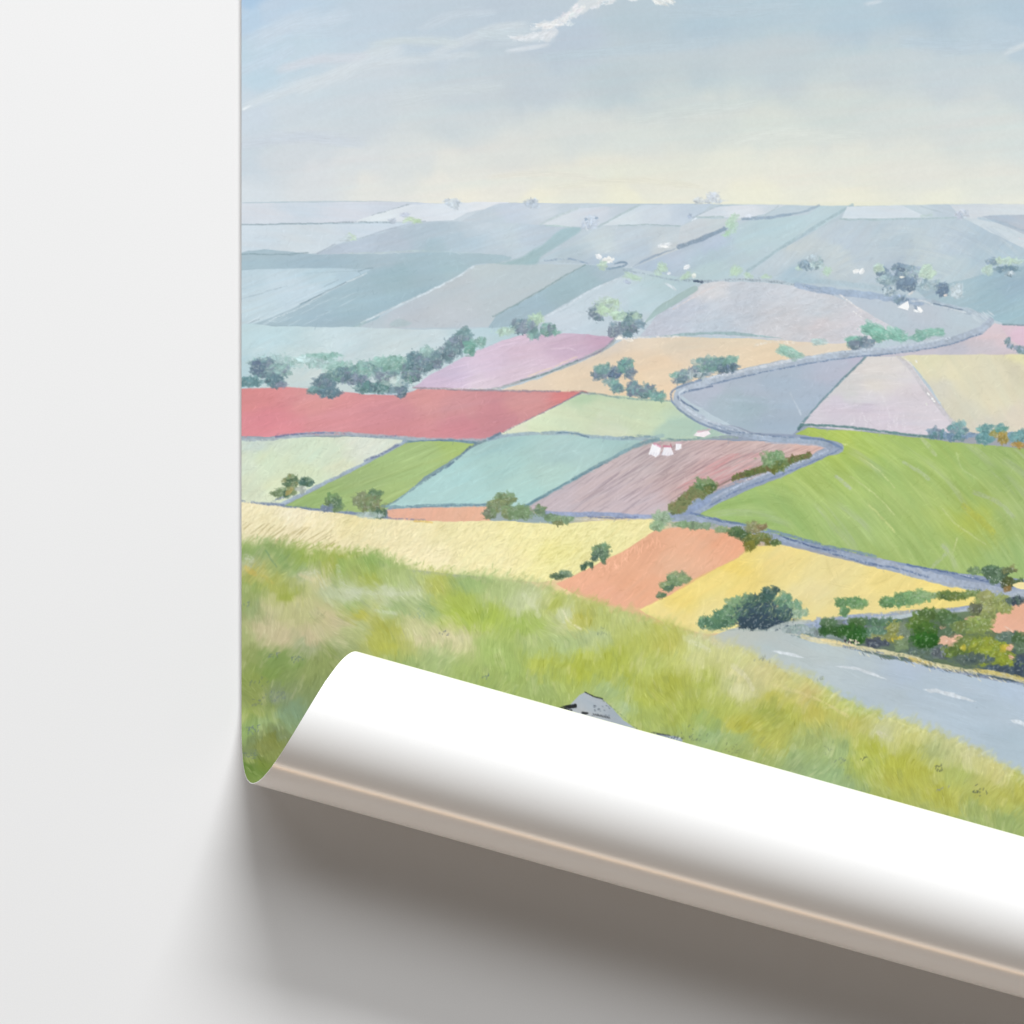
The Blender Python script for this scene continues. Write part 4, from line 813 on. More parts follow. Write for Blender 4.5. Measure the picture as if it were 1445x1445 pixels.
# big dark bush on the near side of the yellow field
for cx, cy, rx, ry, cols, n in [(1002, 880, 18, 9, [(84, 124, 96), (96, 136, 104), (72, 108, 84)], None), (1022, 874, 16, 11, [(70, 108, 86), (92, 132, 96)], None), (1038, 862, 18, 11, [(84, 122, 96), (110, 144, 108)], None), (1055, 848, 14, 8, [(74, 106, 92), (104, 138, 108)], None), (1036, 849, 12, 5, [(120, 152, 112)], 14), (1064, 868, 24, 15, [(62, 88, 90), (78, 110, 92), (56, 80, 88)], None),
                                (1085, 866, 26, 16, [(50, 70, 84), (56, 78, 88), (62, 88, 90)], None), (1075, 878, 34, 9, [(50, 70, 84), (48, 66, 82)], None), (1084, 840, 9, 9, [(56, 86, 84), (64, 96, 88)], None), (1070, 844, 8, 6, [(62, 92, 84)], None), (1108, 848, 11, 11, [(104, 146, 116), (84, 122, 100)], None), (1120, 858, 12, 9, [(104, 146, 118), (140, 170, 134)], 22), (1126, 866, 12, 5, [(120, 154, 130), (160, 180, 150)], 18), (1108, 866, 10, 9, [(60, 86, 90), (72, 100, 96)], None), (1095, 832, 4, 3, [(56, 80, 76)], 5)]:
    foliage(cx, cy, rx, ry, cols, n, 3.0, .9, .6)
for k in range(50):
    stroke(1035 + 80 * rng.random(), 845 + 30 * rng.random(), 8, 1.1, -50 + rng.normal() * 25, (172, 182, 128) if rng.random() < .5 else (112, 142, 112), .55)
line([(1000, 890), (1040, 888), (1080, 889), (1105, 880), (1130, 874)], 3, (150, 166, 160), .6, .4)
line([(1085, 890), (1110, 880), (1140, 877)], 5, (176, 186, 184), .8, .2)
# bushes along the upper lane
for cx, cy, rx, ry, cols, n in [(1200, 848, 16, 5, [(84, 128, 84), (96, 138, 88)], None), (1212, 852, 13, 6, [(100, 142, 92), (112, 150, 96)], None), (1186, 852, 6, 4, [(92, 130, 84)], 10), (1190, 862, 6, 5, [(92, 134, 90)], 10), (1252, 850, 12, 6, [(88, 130, 80), (100, 140, 90)], None), (1275, 846, 18, 8, [(88, 134, 86), (108, 150, 100)], None), (1296, 842, 18, 7, [(104, 146, 92), (128, 164, 110)], None), (1312, 840, 12, 4, [(140, 170, 120)], 14),
                                (1335, 840, 16, 4.5, [(92, 114, 56), (80, 106, 60)], None), (1350, 842, 12, 5, [(88, 112, 60), (104, 120, 56)], None), (1372, 838, 11, 3.5, [(120, 146, 84), (112, 134, 76)], None), (1390, 840, 9, 5, [(150, 154, 96)], None), (1396, 806, 12, 7, [(72, 102, 76), (84, 112, 84)], None), (1412, 808, 12, 7, [(70, 98, 72), (104, 128, 104)], None), (1375, 805, 8, 4, [(120, 146, 96), (96, 122, 88)], 12), (1424, 804, 10, 3, [(92, 110, 74), (134, 130, 84)], 12), (1423, 822, 9, 6, [(82, 88, 44), (70, 84, 50)], None), (1438, 821, 6, 3, [(76, 98, 60)], 9), (1405, 818, 9, 5, [(84, 112, 84)], 14), (1421, 830, 4, 3, [(130, 104, 60)], 6), (1432, 847, 13, 4, [(66, 82, 88), (78, 100, 90), (58, 70, 84)], None)]:
    foliage(cx, cy, rx, ry, cols, n, 2.9)
line([(1395, 813), (1412, 822), (1420, 826)], 2, (234, 234, 232), .8, .5, rs=1.5)
field([(1428, 826), (1440, 821), (1460, 823), (1460, 830), (1440, 832)], (240, 222, 160), 0, 20, 3, .02, .02, 1, 1)
# white farmhouses with red roofs
for P, c in [([(915, 642), (920, 627), (926, 627), (933, 631), (931, 641), (925, 646), (919, 642)], (241, 240, 245)), ([(933, 642), (937, 632), (947, 629), (950, 641), (941, 643)], (238, 236, 243)), ([(952, 635), (953, 626), (961, 626), (961, 633), (957, 635)], (240, 238, 243)), ([(979, 615), (985, 609), (1000, 608), (1003, 612), (994, 617)], (242, 234, 239))]:
    field(P, c, -60, 10, 2, .03, .02, 1, .8, 0)
for p, w, c, a in [([(923, 626), (932, 630)], 2.6, (206, 136, 162), .75), ([(937, 629), (945, 630)], 3.6, (208, 120, 144), .8), ([(953, 625), (962, 625)], 2, (222, 184, 200), .7), ([(985, 609), (1001, 606)], 2.6, (218, 176, 192), .75), ([(946, 627), (947, 632)], 1.2, (178, 90, 108), .8)]:
    line(p, w, c, a, .15)
for k in range(8):
    stroke(918 + k * 4, 641, 7, 1, -62, (208, 206, 222), .7)

# ------------------------------------------------------------------ near meadow
GS = [(350, 775, (148, 176, 102)), (400, 790, (134, 166, 100)), (360, 784, (138, 168, 104)), (349, 792, (204, 208, 184)), (353, 806, (204, 184, 96)), (430, 780, (150, 174, 82)), (480, 800, (150, 178, 96)), (530, 790, (138, 170, 92)), (472, 794, (168, 176, 74)), (520, 815, (162, 176, 80)), (420, 806, (146, 174, 112)),
      (428, 814, (204, 205, 168)), (445, 820, (208, 200, 150)), (380, 825, (176, 182, 92)), (350, 830, (146, 168, 92)), (400, 842, (164, 176, 76)), (470, 830, (190, 200, 166)), (500, 836, (198, 206, 180)), (545, 837, (196, 204, 176)), (585, 838, (186, 196, 158)), (560, 822, (172, 190, 124)), (620, 826, (176, 182, 88)), (600, 860, (144, 168, 112)), (560, 862, (156, 178, 124)),
      (500, 850, (158, 182, 112)), (380, 856, (202, 196, 150)), (420, 856, (204, 199, 146)), (440, 872, (196, 194, 140)), (400, 874, (196, 194, 138)), (360, 862, (148, 166, 114)), (350, 852, (150, 168, 100)), (460, 872, (212, 196, 156)), (478, 880, (206, 192, 156)), (400, 893, (214, 197, 162)), (375, 890, (210, 196, 160)), (440, 898, (210, 193, 158)), (350, 900, (168, 178, 118)), (500, 890, (178, 186, 130)),
      (510, 868, (190, 182, 70)), (520, 856, (186, 192, 130)), (545, 890, (168, 168, 62)), (550, 912, (170, 170, 62)), (580, 890, (192, 190, 144)), (600, 896, (202, 191, 156)), (630, 898, (200, 190, 152)), (390, 930, (124, 152, 82)), (350, 930, (148, 162, 96)), (420, 930, (130, 158, 86)), (480, 915, (156, 168, 118)), (440, 945, (142, 157, 94)), (430, 915, (170, 176, 140)), (360, 960, (138, 156, 78)),
      (380, 950, (124, 152, 76)), (420, 965, (134, 152, 100)), (460, 930, (142, 157, 90)), (392, 985, (134, 150, 122)), (355, 985, (142, 156, 84)), (380, 1000, (138, 156, 92)), (410, 1008, (128, 157, 130)), (355, 1010, (142, 157, 78)), (345, 1030, (116, 143, 78)), (370, 1022, (134, 156, 104)), (392, 1040, (146, 166, 114)), (350, 1050, (126, 148, 86)), (370, 1060, (138, 148, 62)), (385, 1050, (142, 152, 54)),
      (350, 1075, (128, 147, 94)), (360, 1085, (124, 147, 46)), (345, 1096, (100, 138, 52)), (700, 830, (170, 188, 126)), (660, 822, (150, 178, 112)), (640, 850, (162, 180, 74)), (690, 870, (157, 178, 70)), (650, 868, (160, 180, 68)), (740, 880, (152, 176, 82)), (640, 905, (198, 190, 150)), (700, 920, (152, 175, 98)), (760, 850, (194, 200, 160)), (738, 842, (184, 194, 150)), (800, 870, (198, 204, 166)), (780, 853, (172, 181, 86)),
      (822, 870, (186, 177, 66)), (850, 872, (172, 181, 98)), (885, 870, (184, 192, 120)), (900, 905, (172, 179, 82)), (860, 925, (166, 175, 66)), (820, 940, (166, 175, 62)), (770, 935, (162, 171, 66)), (720, 940, (144, 166, 92)), (650, 945, (147, 166, 96)), (620, 930, (154, 172, 116)), (560, 945, (134, 156, 96)), (600, 952, (142, 161, 106)), (690, 962, (142, 161, 88)), (760, 972, (142, 161, 96)), (800, 905, (162, 181, 124)),
      (840, 900, (172, 186, 134)), (760, 910, (160, 178, 110)), (880, 950, (162, 171, 66)), (900, 990, (166, 175, 74)), (860, 970, (150, 171, 116)), (885, 1000, (154, 175, 134)), (910, 1012, (152, 166, 86)), (930, 900, (186, 187, 86)), (960, 920, (190, 194, 104)), (940, 905, (192, 181, 76)), (920, 935, (172, 181, 94)), (980, 930, (200, 200, 136)), (985, 905, (202, 204, 152)), (1040, 930, (202, 201, 136)), (1015, 900, (196, 192, 164)),
      (1062, 958, (192, 187, 136)), (1040, 945, (214, 205, 154)), (1030, 962, (182, 186, 126)), (950, 960, (162, 167, 62)), (1000, 960, (167, 176, 82)), (930, 972, (162, 167, 66)), (980, 1000, (162, 171, 74)), (1020, 1000, (167, 176, 84)), (1050, 975, (202, 199, 152)), (1095, 982, (190, 177, 76)), (1100, 958, (205, 196, 132)), (1080, 945, (203, 191, 136)), (1120, 962, (196, 191, 120)), (1140, 980, (200, 182, 118)), (1155, 1002, (188, 168, 72)),
      (1120, 1002, (167, 167, 62)), (1080, 1005, (152, 162, 74)), (1000, 1017, (144, 166, 94)), (960, 1010, (152, 162, 70)), (1040, 1015, (174, 166, 54)), (1062, 1022, (170, 162, 50)), (1100, 1022, (162, 167, 74)), (1000, 1040, (136, 162, 114)), (950, 1040, (142, 157, 92)), (1040, 1040, (147, 166, 108)), (1080, 1045, (166, 162, 74)), (1100, 1035, (162, 158, 70)), (1150, 1040, (152, 166, 104)), (1120, 1062, (138, 161, 110)), (1060, 1062, (142, 157, 92)),
      (1130, 1085, (134, 156, 114)), (1170, 1000, (186, 190, 104)), (1180, 962, (178, 191, 110)), (1210, 998, (174, 186, 106)), (1200, 1020, (198, 181, 92)), (1240, 1035, (190, 190, 152)), (1230, 1050, (166, 171, 60)), (1280, 1040, (198, 195, 120)), (1260, 1080, (166, 166, 44)), (1290, 1080, (166, 162, 40)), (1220, 1080, (162, 171, 76)), (1180, 1062, (144, 166, 112)), (1170, 1092, (138, 165, 120)), (1200, 1112, (134, 157, 114)), (1270, 1108, (162, 157, 52)),
      (1250, 1122, (152, 161, 82)), (1310, 1060, (168, 176, 122)), (1340, 1048, (186, 186, 134)), (1370, 1062, (194, 190, 142)), (1400, 1090, (198, 190, 126)), (1440, 1100, (180, 181, 100)), (1430, 1122, (170, 162, 64)), (1400, 1122, (166, 162, 74)), (1350, 1090, (162, 171, 92)), (1320, 1120, (166, 162, 56)), (1340, 1132, (162, 157, 60)), (1380, 1142, (144, 157, 92)), (1420, 1162, (138, 157, 96)), (1300, 1152, (152, 161, 96)), (1360, 1162, (144, 161, 100)),
      (1600, 1200, (160, 170, 90)), (1750, 1300, (150, 160, 84)), (900, 1120, (142, 157, 88)), (600, 1050, (136, 156, 90)), (1300, 1210, (144, 160, 92)), (450, 1050, (130, 152, 84))]
EDGE = [(336, 764), (370, 761), (400, 764), (440, 771), (480, 774), (520, 775), (560, 788), (600, 803), (650, 806), (690, 809), (720, 812), (760, 820), (800, 834), (830, 843), (870, 855), (910, 866), (950, 878), (985, 890), (1010, 896), (1040, 908), (1065, 920), (1100, 938), (1140, 952), (1165, 967), (1200, 987), (1240, 1003), (1280, 1014), (1320, 1028), (1350, 1039), (1390, 1060), (1420, 1079), (1456, 1094), (1860, 1320)]
MEP = EDGE + [(1860, 1232), (1860, 1500), (336, 1500)]
MEP = EDGE + [(1860, 1500), (336, 1500)]
sl = box(OX, 745, OX + CW, 1240)
x, y = GX[sl], GY[sl]
wx, wy = wobble(x, y, 7, 22, 41)
wx2, wy2 = wobble(x, y, 4, 7, 43)
ex = np.array([p[0] for p in EDGE], F)
ey = np.array([p[1] for p in EDGE], F)
al = np.clip((wy2 - np.interp(x + (wx2 - x) * 2, ex, ey) - 5 * (vn(x / 5 + y / 9, y / 22, 47) - .3) * 2) / 20 + .5, 0, 1) ** 1.3
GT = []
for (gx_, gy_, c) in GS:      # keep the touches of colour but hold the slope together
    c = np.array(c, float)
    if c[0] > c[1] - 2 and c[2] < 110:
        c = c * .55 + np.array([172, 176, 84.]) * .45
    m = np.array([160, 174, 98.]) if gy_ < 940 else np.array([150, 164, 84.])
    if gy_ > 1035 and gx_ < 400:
        c = c * .74  # print darkened on the curled lip to offset the stronger light there
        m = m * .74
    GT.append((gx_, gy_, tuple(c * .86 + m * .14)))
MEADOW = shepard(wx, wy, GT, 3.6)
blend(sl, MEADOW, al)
MB0 = IMG[sl].copy()
my0, mx0 = sl[0].start, sl[1].start


def mcol(px, py):
    r, c = int(py - 745), int(px - OX)
    r, c = min(max(r, 0), MEADOW.shape[0] - 1), min(max(c, 0), MEADOW.shape[1] - 1)
    return MEADOW[r, c] * 255


def lean(px, py):
    """which way the brush was pulled at this place (degrees)"""
    n = vn(np.array([px / 75.0], F), np.array([py / 45.0], F), 61)[0]
    base = -90 + (n - .5) * 150
    if py < np.interp(px, ex, ey) + 45:
        base = base * .6 + (-68) * .4
    return base


for i in range(11000):
    px = 336 + rng.random() * 1180
    e = float(np.interp(px, ex, ey))
    lim = min(1200, 925 + max(0, (px - 490)) * .275 + 40) if px > 490 else 1125
    py = e + 5 + rng.random() ** 1.1 * (lim - e + 10)
    if py > lim + 10:
        continue
    big = rng.random()
    c = mcol(px + rng.normal() * 4, py + rng.normal() * 4)
    d = rng.normal() * 7
    c = c + np.array([d, d, d * .9])
    if rng.random() < .08:
        c = c * .6 + np.array([212, 208, 168]) * .4
    elif rng.random() < .05:
        c = c * .75 + np.array([100, 126, 98]) * .25
    an = lean(px, py) + rng.normal() * 8
    edge = max(.35, min(1, (py - e) / 22))
    if big < .42:
        stroke(px, py, (12 + 16 * rng.random()) * edge, 7 + 9 * rng.random(), an, np.clip(c, 0, 255), .48, rng.normal() * .25, .8)
    elif big < .82:
        stroke(px, py, (12 + 14 * rng.random()) * edge, 2.5 + 3.5 * rng.random(), an, np.clip(c, 0, 255), .5, rng.normal() * .25, .6)
    else:
        c = c + rng.choice([-24, 20, 26])
        stroke(px, py, (8 + 10 * rng.random()) * edge, 1.25, an + rng.normal() * 8, np.clip(c, 0, 255), .5, rng.normal() * .2)
# ragged tufts along the skyline of the meadow
for i in range(170):
    px = 338 + rng.random() ** 1.2 * 520
    e = float(np.interp(px, ex, ey))
    c = mcol(px, e + 14) + rng.normal() * 10
    stroke(px, e + rng.normal() * 4, 5 + 6 * rng.random(), 1.6, -60 + rng.normal() * 25, np.clip(c, 0, 255), .45, rng.normal() * .2)
for i in range(160):       # pale grass where the meadow meets the road
    px = 985 + rng.random() * 470
    e = float(np.interp(px, ex, ey))
    c = np.array([200, 200, 142]) + rng.normal() * 10
    stroke(px, e + 9 + rng.normal() * 6, 20, 4, -45 + rng.normal() * 20, np.clip(c, 0, 255), .3, .2, .7)
# long light strokes and whitish patches
for p, w, c, a in [([(490, 834), (530, 837), (570, 838), (590, 834)], 6, (206, 212, 190), .28), ([(375, 777), (390, 800)], 1.4, (104, 140, 112), .6), ([(420, 812), (445, 806)], 5, (208, 208, 178), .5), ([(443, 806), (450, 818), (456, 832)], 1.6, (206, 214, 180), .7), ([(449, 806), (456, 818), (461, 830)], 1.6, (206, 214, 180), .7),
                   ([(476, 800), (480, 816), (484, 826)], 7, (192, 202, 166), .5), ([(530, 861), (560, 866)], 5, (196, 206, 178), .5), ([(795, 862), (802, 876), (820, 888)], 3, (220, 216, 180), .6), ([(740, 840), (752, 856), (760, 868)], 8, (196, 202, 164), .45), ([(1035, 940), (1052, 955), (1062, 972)], 7, (206, 202, 168), .5),
                   ([(975, 905), (990, 912), (1000, 918)], 7, (206, 206, 176), .45), ([(1090, 965), (1130, 978), (1160, 990), (1195, 1010)], 4, (210, 198, 140), .5), ([(1240, 1034), (1248, 1038)], 6, (204, 200, 176), .6), ([(1255, 1014), (1290, 1028), (1320, 1036)], 2, (206, 206, 140), .5), ([(612, 1000), (660, 1010)], 5, (150, 168, 110), .3),
                   ([(425, 812), (442, 818)], 6, (220, 206, 160), .45), ([(355, 790), (348, 786)], 8, (214, 216, 196), .5), ([(348, 802), (360, 810)], 7, (208, 184, 92), .6), ([(370, 812), (385, 822)], 5, (196, 186, 92), .5)]:
    line(p, w, c, a, .3, 2.5)
# dark flecks where the ground shows through
for cx, cy, sp, n, c in [(385, 924, 5, 10, (108, 124, 124)), (417, 930, 6, 12, (96, 110, 116)), (628, 893, 4, 7, (84, 92, 110)), (356, 1030, 7, 16, (74, 86, 110)), (352, 1072, 8, 14, (70, 84, 92)), (365, 990, 10, 14, (112, 122, 110)), (392, 984, 9, 14, (112, 124, 128)), (362, 963, 9, 10, (104, 118, 100)), (686, 955, 3, 5, (70, 90, 110)), (1325, 1083, 5, 12, (60, 66, 60)), (1380, 1117, 7, 14, (60, 70, 70)), (1220, 1071, 3, 5, (56, 64, 60)),
                         (1190, 1074, 9, 10, (104, 116, 104)), (975, 1040, 14, 18, (92, 104, 88)), (1030, 1058, 8, 9, (104, 110, 80)), (1330, 1111, 5, 6, (120, 126, 140)), (1305, 1152, 14, 14, (88, 106, 84)), (1208, 1120, 16, 12, (112, 128, 104)), (1076, 932, 6, 8, (122, 130, 130)), (1158, 957, 4, 6, (130, 138, 120)), (348, 852, 5, 8, (120, 136, 120)), (450, 866, 6, 8, (164, 160, 120)), (592, 866, 9, 12, (132, 154, 132)), (850, 893, 10, 9, (122, 136, 110)), (1170, 1055, 8, 8, (120, 134, 100)), (1378, 1000, 2, 2, (150, 165, 180))]:
    for k in range(n):
        stroke(cx + rng.normal() * sp * .8, cy + rng.normal() * sp * .5, 3 + 3.5 * rng.random(), 1.2, -50 + rng.normal() * 30, c, .55)
# grey stones showing above the roll
field([(788, 1003), (797, 999), (806, 992), (818, 980), (826, 977), (838, 984), (850, 986), (864, 998), (880, 1016), (900, 1030), (918, 1040), (860, 1040), (800, 1012)], [(830, 995, (160, 168, 180)), (870, 1012, (148, 158, 172)), (820, 1005, (168, 172, 180))], 25, 30, 4, .015, .02, .8, .8, 0)
for p, w in [([(791, 1001), (800, 998), (812, 996)], 6), ([(822, 1006), (829, 1006)], 3), ([(826, 977), (838, 982), (850, 986)], 1.6), ([(795, 1003), (806, 1002)], 3)]:
    line(p, w, (28, 30, 34), .95, .2)
for k in range(22):
    dab(835 + rng.random() * 25, 995 + rng.random() * 16, 1.2, .8, .3, (84, 92, 104), .7)
for k in range(10):
    stroke(838 + k * 2.4, 1008 + k * .5, 5, 1.2, 60, (50, 54, 60), .8)
line([(845, 984), (870, 1003), (895, 1026), (905, 1034)], 1.8, (98, 112, 80), .7, .4)
field([(922, 1036), (940, 1037), (958, 1040), (964, 1048), (940, 1050)], (140, 150, 166), 20, 8, 2, .05, .05, 1, 1.5)
line([(920, 1034), (945, 1038), (962, 1042)], 3, (56, 60, 70), .8, .45)
for k in range(9):
    stroke(940 + k * 2.3, 1042 + rng.normal(), 6, 1.1, -45, (66, 72, 84) if k % 2 else (196, 204, 214), .8)

# ------------------------------------------------------------------ canvas weave and paint ridges of the original, as printed
SOFT = IMG.copy()
for ax in (0, 1):
    SOFT = .4 * SOFT + .3 * np.roll(SOFT, 1, ax) + .3 * np.roll(SOFT, -1, ax)
IMG += (IMG - SOFT) * .3
up = np.clip((620 - GY) / 260, 0, 1)[..., None]
lum = IMG @ np.array([.3, .59, .11], F)
IMG[:] = lum[..., None] + (IMG - lum[..., None]) * (.90 - .06 * up)
hz = np.clip((470 - GY) / 120, 0, 1) * np.clip((GY - 286) / 3, 0, 1) * .09
IMG += (np.array([190, 207, 217], F) / 255 - IMG) * hz[..., None]
yl = np.clip((GY - 120) / 100, 0, 1) * np.clip((287 - GY) / 3, 0, 1) * .2
lum = (IMG @ np.array([.3, .59, .11], F))[..., None]
IMG += (lum - IMG) * yl[..., None]
IMG += (1 - IMG) * .05 * up * np.clip((GY[..., None] - 240) / 60, 0, 1)
wv = np.sin((GX + GY * .15) * 1.9) * np.sin((GY - GX * .15) * 1.9)
wn = vn(GX / 60, GY / 40, 71)
ridge = streak(GX, GY, -28, 16, 2.2, 31)
IMG *= (1 + .009 * wv * np.clip(wn * 2.4 - .5, 0, 1) + .014 * (vn(GX / 1.6, GY / 1.6, 73) - .5) + .012 * (vn(GX / 4, GY / 4, 75) - .5) + .004 * ridge)[..., None]
np.clip(IMG, .02, .98, IMG)

# ================================================================== the scene
import bpy
from mathutils import Vector, Matrix

S = 0.0006                     # metres per print unit
E0 = 1.055                     # light that falls on the flat picture
scene = bpy.context.scene
C = scene.collection


def world_pt(px, py, h):
    """print units (right, down, out of the wall) to metres; the wall is the plane y = 0, the camera looks along +y"""
    return ((px - 722.5) * S, -h * S, (722.5 - py) * S)


def new_mat(name):
    m = bpy.data.materials.new(name)
    m.use_nodes = True
    return m, m.node_tree.nodes, m.node_tree.links, m.node_tree.nodes['Principled BSDF']


# ---- materials
wall_mat, nd, lk, bs = new_mat('white_wall_paint')
tc = nd.new('ShaderNodeTexCoord')
n1 = nd.new('ShaderNodeTexNoise')
n1.inputs['Scale'].default_value = 900
n1.inputs['Detail'].default_value = 3
n2 = nd.new('ShaderNodeTexNoise')
n2.inputs['Scale'].default_value = 6
lk.new(tc.outputs['Object'], n1.inputs['Vector'])
lk.new(tc.outputs['Object'], n2.inputs['Vector'])
mx = nd.new('ShaderNodeMath')
mx.operation = 'MULTIPLY_ADD'
mx.inputs[1].default_value = .25
lk.new(n2.outputs['Fac'], mx.inputs[0])
lk.new(n1.outputs['Fac'], mx.inputs[2])
cr = nd.new('ShaderNodeValToRGB')
cr.color_ramp.elements[0].position = .3
cr.color_ramp.elements[0].color = (.772, .775, .78, 1)
cr.color_ramp.elements[1].position = .9
cr.color_ramp.elements[1].color = (.81, .813, .82, 1)
lk.new(mx.outputs[0], cr.inputs['Fac'])
lk.new(cr.outputs['Color'], bs.inputs['Base Color'])
bs.inputs['Roughness'].default_value = .85
bs.inputs['Specular IOR Level'].default_value = .2
bm_ = nd.new('ShaderNodeBump')
bm_.inputs['Strength'].default_value = .02
bm_.inputs['Distance'].default_value = .0005
lk.new(n1.outputs['Fac'], bm_.inputs['Height'])
lk.new(bm_.outputs['Normal'], bs.inputs['Normal'])

print_mat, nd, lk, bs = new_mat('printed_landscape')
at = nd.new('ShaderNodeVertexColor')
at.layer_name = 'print'
lk.new(at.outputs['Color'], bs.inputs['Base Color'])
bs.inputs['Roughness'].default_value = .6
bs.inputs['Specular IOR Level'].default_value = .12

back_mat, nd, lk, bs = new_mat('white_paper')
n1 = nd.new('ShaderNodeTexNoise')
n1.inputs['Scale'].default_value = 1400
tc = nd.new('ShaderNodeTexCoord')
lk.new(tc.outputs['Object'], n1.inputs['Vector'])
cr = nd.new('ShaderNodeValToRGB')
cr.color_ramp.elements[0].color = (.85, .848, .845, 1)
cr.color_ramp.elements[1].color = (.885, .884, .882, 1)
lk.new(n1.outputs['Fac'], cr.inputs['Fac'])
lk.new(cr.outputs['Color'], bs.inputs['Base Color'])
bs.inputs['Roughness'].default_value = .19
bs.inputs['Specular IOR Level'].default_value = .5

# ---- the sheet: flat on the wall, its foot rolled forward about a slanting axis
ANG = math.radians(15.53)
NX, NY = -math.sin(ANG), math.cos(ANG)          # across the roll, downwards
DX, DY = math.cos(ANG), math.sin(ANG)           # along the roll, to the right
R, B0, LIFT, TH = 107.7, 857.4, 6.0, 1.0
X0, X1, Y0, Y1 = 341.0, 1841.0, -260.0, 2050.0

ds = .5                                          # profile of the roll by arc length
ps = np.arange(0, 1400, ds)
kap = 1 / np.where(ps < 510, R, R * np.maximum(.55, .9 - (ps - 510) * .00035))
phi = np.cumsum(kap) * ds - kap[0] * ds
pu = np.cumsum(np.cos(phi)) * ds - ds
ph = np.cumsum(np.sin(phi)) * ds


def bend(x, y, off=0.0):
    """sheet coordinates to the bent sheet; off = distance behind the printed face"""
    s = x * NX + y * NY - B0
    t = x * DX + y * DY
    sc = np.maximum(s, 0)
    u = np.where(s > 0, np.interp(sc, ps, pu), s)
    h = np.interp(sc, ps, ph)
    f = np.interp(sc, ps, phi)
    u = u + off * np.sin(f)
    h = h - off * np.cos(f) + LIFT
    X = DX * t + NX * (B0 + u)
    Y = DY * t + NY * (B0 + u)
    return np.stack([(X - 722.5) * S, -h * S, (722.5 - Y) * S], -1)


def grid_mesh(name, xs, ys, off, flip):
    gx, gy = np.meshgrid(xs, ys)
    co = bend(gx, gy, off).reshape(-1, 3)
    nx, ny = len(xs), len(ys)
    i = (np.arange(ny - 1)[:, None] * nx + np.arange(nx - 1)[None]).reshape(-1)
    q = np.stack([i, i + nx, i + nx + 1, i + 1], -1)
    if flip:
        q = q[:, ::-1]
    me = bpy.data.meshes.new(name)
    me.vertices.add(len(co))
    me.vertices.foreach_set('co', co.astype(np.float32).ravel())
    me.loops.add(q.size)
    me.loops.foreach_set('vertex_index', q.astype(np.int32).ravel())
    me.polygons.add(len(q))
    me.polygons.foreach_set('loop_start', np.arange(0, q.size, 4, dtype=np.int32))
    me.update(calc_edges=True)
    me.polygons.foreach_set('use_smooth', np.ones(len(q), bool))
    me.update()
    return me, gx.ravel(), gy.ravel()


def add(name, me, mat, parent=None):
    o = bpy.data.objects.new(name, me)
    me.materials.append(mat)
    C.objects.link(o)
    o.parent = parent
    return o


poster = bpy.data.objects.new('poster', None)
C.objects.link(poster)
poster['label'] = 'unframed landscape art print with its bottom rolled up, lying on white wall'
poster['category'] = 'poster'

xs = np.concatenate([np.arange(X0, 1456, 1.2), np.linspace(1458, X1, 64)])
ys = np.concatenate([np.linspace(Y0, -9, 42), np.arange(-8, 1190, 1.2), np.arange(1190, Y1 + 1, 5)])
me, vx, vy = grid_mesh('printed_picture', xs, ys, 0.0, False)
fx = np.clip(vx - OX, 0, CW - 1.01)
fy = np.clip(vy - OY, 0, CH - 1.01)
ix, iy = fx.astype(int), fy.astype(int)
fx, fy = (fx - ix)[:, None], (fy - iy)[:, None]
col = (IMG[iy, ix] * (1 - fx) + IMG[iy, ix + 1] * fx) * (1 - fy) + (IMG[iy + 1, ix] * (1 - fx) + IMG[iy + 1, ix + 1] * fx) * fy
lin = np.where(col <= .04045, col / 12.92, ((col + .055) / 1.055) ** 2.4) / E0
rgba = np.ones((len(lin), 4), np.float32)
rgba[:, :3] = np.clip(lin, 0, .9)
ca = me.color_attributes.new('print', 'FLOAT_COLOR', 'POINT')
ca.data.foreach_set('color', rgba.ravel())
pic = add('printed_picture', me, print_mat, poster)
pic['label'] = 'painted patchwork of fields, winding lane and pale sky printed on the sheet'

xb = np.linspace(X0, X1, 190)
yb = np.concatenate([np.linspace(Y0, 960, 60), np.arange(962.5, Y1, 2.5), [float(ys[-1])]])
me, _, _ = grid_mesh('paper_back', xb, yb, TH, True)
pb = add('paper_back', me, back_mat, poster)
pb['label'] = 'plain white back of the sheet, curled up into a slanting roll'

# the cut edge that joins the two faces, all round
loop = np.array([(X0, y_) for y_ in np.arange(Y0, ys[-1], 2.5)] + [(x_, ys[-1]) for x_ in np.arange(X0, X1, 4)]
                + [(X1, y_) for y_ in np.arange(ys[-1], Y0, -2.5)] + [(x_, Y0) for x_ in np.arange(X1, X0, -8)])
a, b = bend(loop[:, 0], loop[:, 1], 0.0), bend(loop[:, 0], loop[:, 1], TH)
n = len(loop)
me = bpy.data.meshes.new('cut_edge')
me.from_pydata([tuple(v) for v in np.concatenate([a, b])], [], [(i, (i + 1) % n, n + (i + 1) % n, n + i) for i in range(n)])
add('cut_edge', me, back_mat, poster)

# ---- the wall
me = bpy.data.meshes.new('wall')
me.from_pydata([(-4, 0, -4), (4, 0, -4), (4, 0, 4), (-4, 0, 4), (-4, .1, -4), (4, .1, -4), (4, .1, 4), (-4, .1, 4)], [],
               [(0, 1, 2, 3), (7, 6, 5, 4), (0, 4, 5, 1), (1, 5, 6, 2), (2, 6, 7, 3), (3, 7, 4, 0)])
wall = add('wall', me, wall_mat)
wall['kind'] = 'structure'
wall['label'] = 'plain white wall behind the art print'


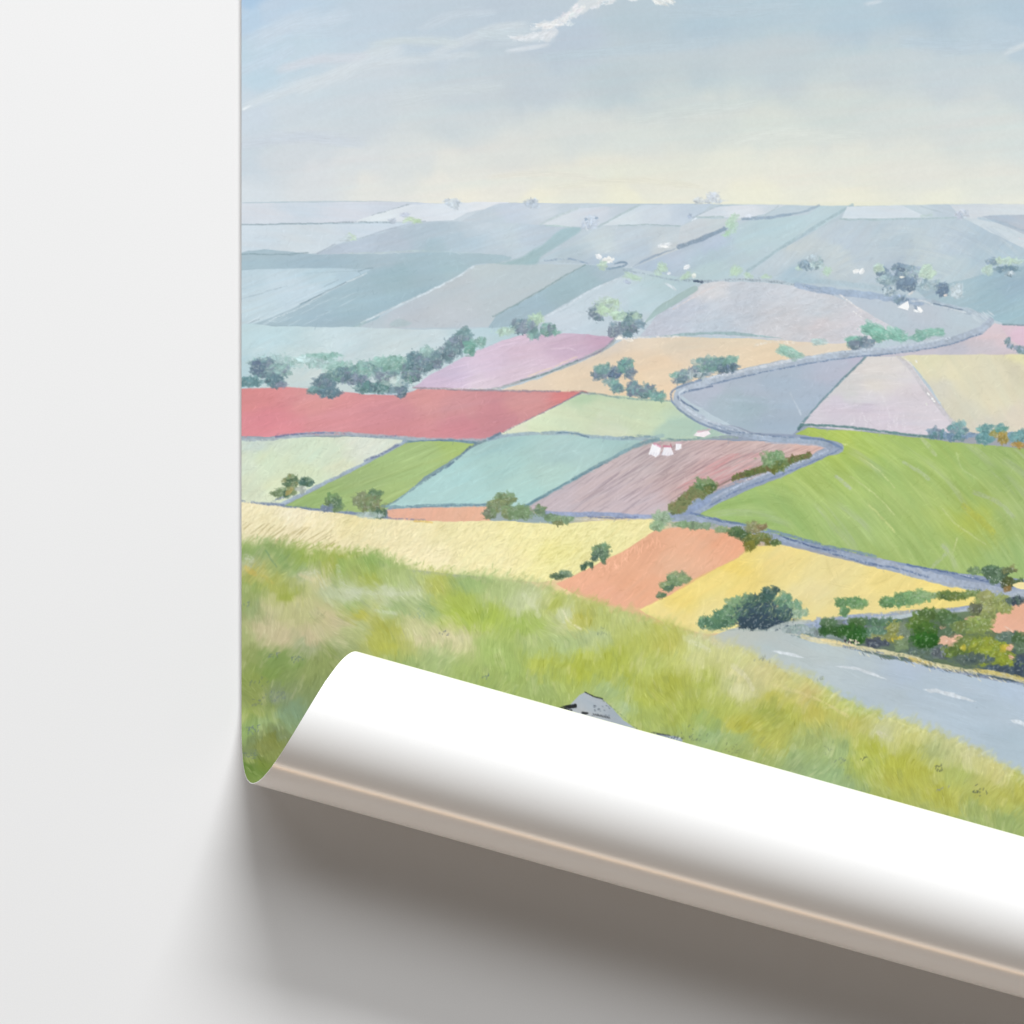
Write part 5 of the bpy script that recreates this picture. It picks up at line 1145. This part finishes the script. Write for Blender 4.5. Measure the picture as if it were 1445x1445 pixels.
# ---- lamps
def lamp(name, pos, target, sx, sy, power, colour):
    li = bpy.data.lights.new(name, 'AREA')
    li.shape = 'RECTANGLE'
    li.size, li.size_y = sx, sy
    li.energy = power
    li.color = colour
    o = bpy.data.objects.new(name, li)
    C.objects.link(o)
    o.location = pos
    f = (Vector(target) - Vector(pos)).normalized()      # the long side lies parallel to the wall
    x = f.cross(Vector((0, -1, 0))).normalized()
    z = -f
    y = z.cross(x)
    o.rotation_euler = Matrix((x, y, z)).transposed().to_euler()
    return o


def at_angle(elev, azim, dist):
    """a place above the wall: elevation off its plane, azimuth clockwise from straight up"""
    e, a_ = math.radians(elev), math.radians(azim)
    return (dist * math.cos(e) * math.sin(a_), -dist * math.sin(e), dist * math.cos(e) * math.cos(a_))


lamp('key_lamp', at_angle(29, 11, 14), (0, 0, 0), 8.5, 2.6, 2440, (.985, .995, 1))
lamp('soft_lamp', at_angle(47, 2, 12), (0, 0, 0), 15.0, 4.0, 870, (.985, .995, 1))
lamp('fill_lamp', at_angle(6, 195, 6), (.1, 0, -.2), 3.0, .8, 52, (1, .9, .79))  # added unseen fill from below, stands in for bounce on the roll's underside
lamp('stripe_helper_lamp', at_angle(3.0, 195.5, 6), (.1, 0, -.2), 2.8, .42, 26, (1, .5, .12))  # added unseen light, only there to draw the warm stripe on the roll

w = bpy.data.worlds.new('World')
scene.world = w
w.use_nodes = True
w.node_tree.nodes['Background'].inputs['Color'].default_value = (1, .925, .845, 1)
w.node_tree.nodes['Background'].inputs['Strength'].default_value = .13

# ---- camera: square on, from far back with a long lens
D = 12000 * S
cam = bpy.data.cameras.new('camera')
cam.sensor_width = 36
cam.lens = 36 * D / (1445 * S)
cam.clip_end = 100
co = bpy.data.objects.new('camera', cam)
C.objects.link(co)
co.location = (0, -D, 0)
co.rotation_euler = (math.radians(90), 0, 0)
scene.camera = co

vs = scene.view_settings
scene.display_settings.display_device = 'sRGB'
vs.view_transform = 'Standard'
vs.look = 'None'
vs.exposure = 0
vs.gamma = 1
vs.use_curve_mapping = False
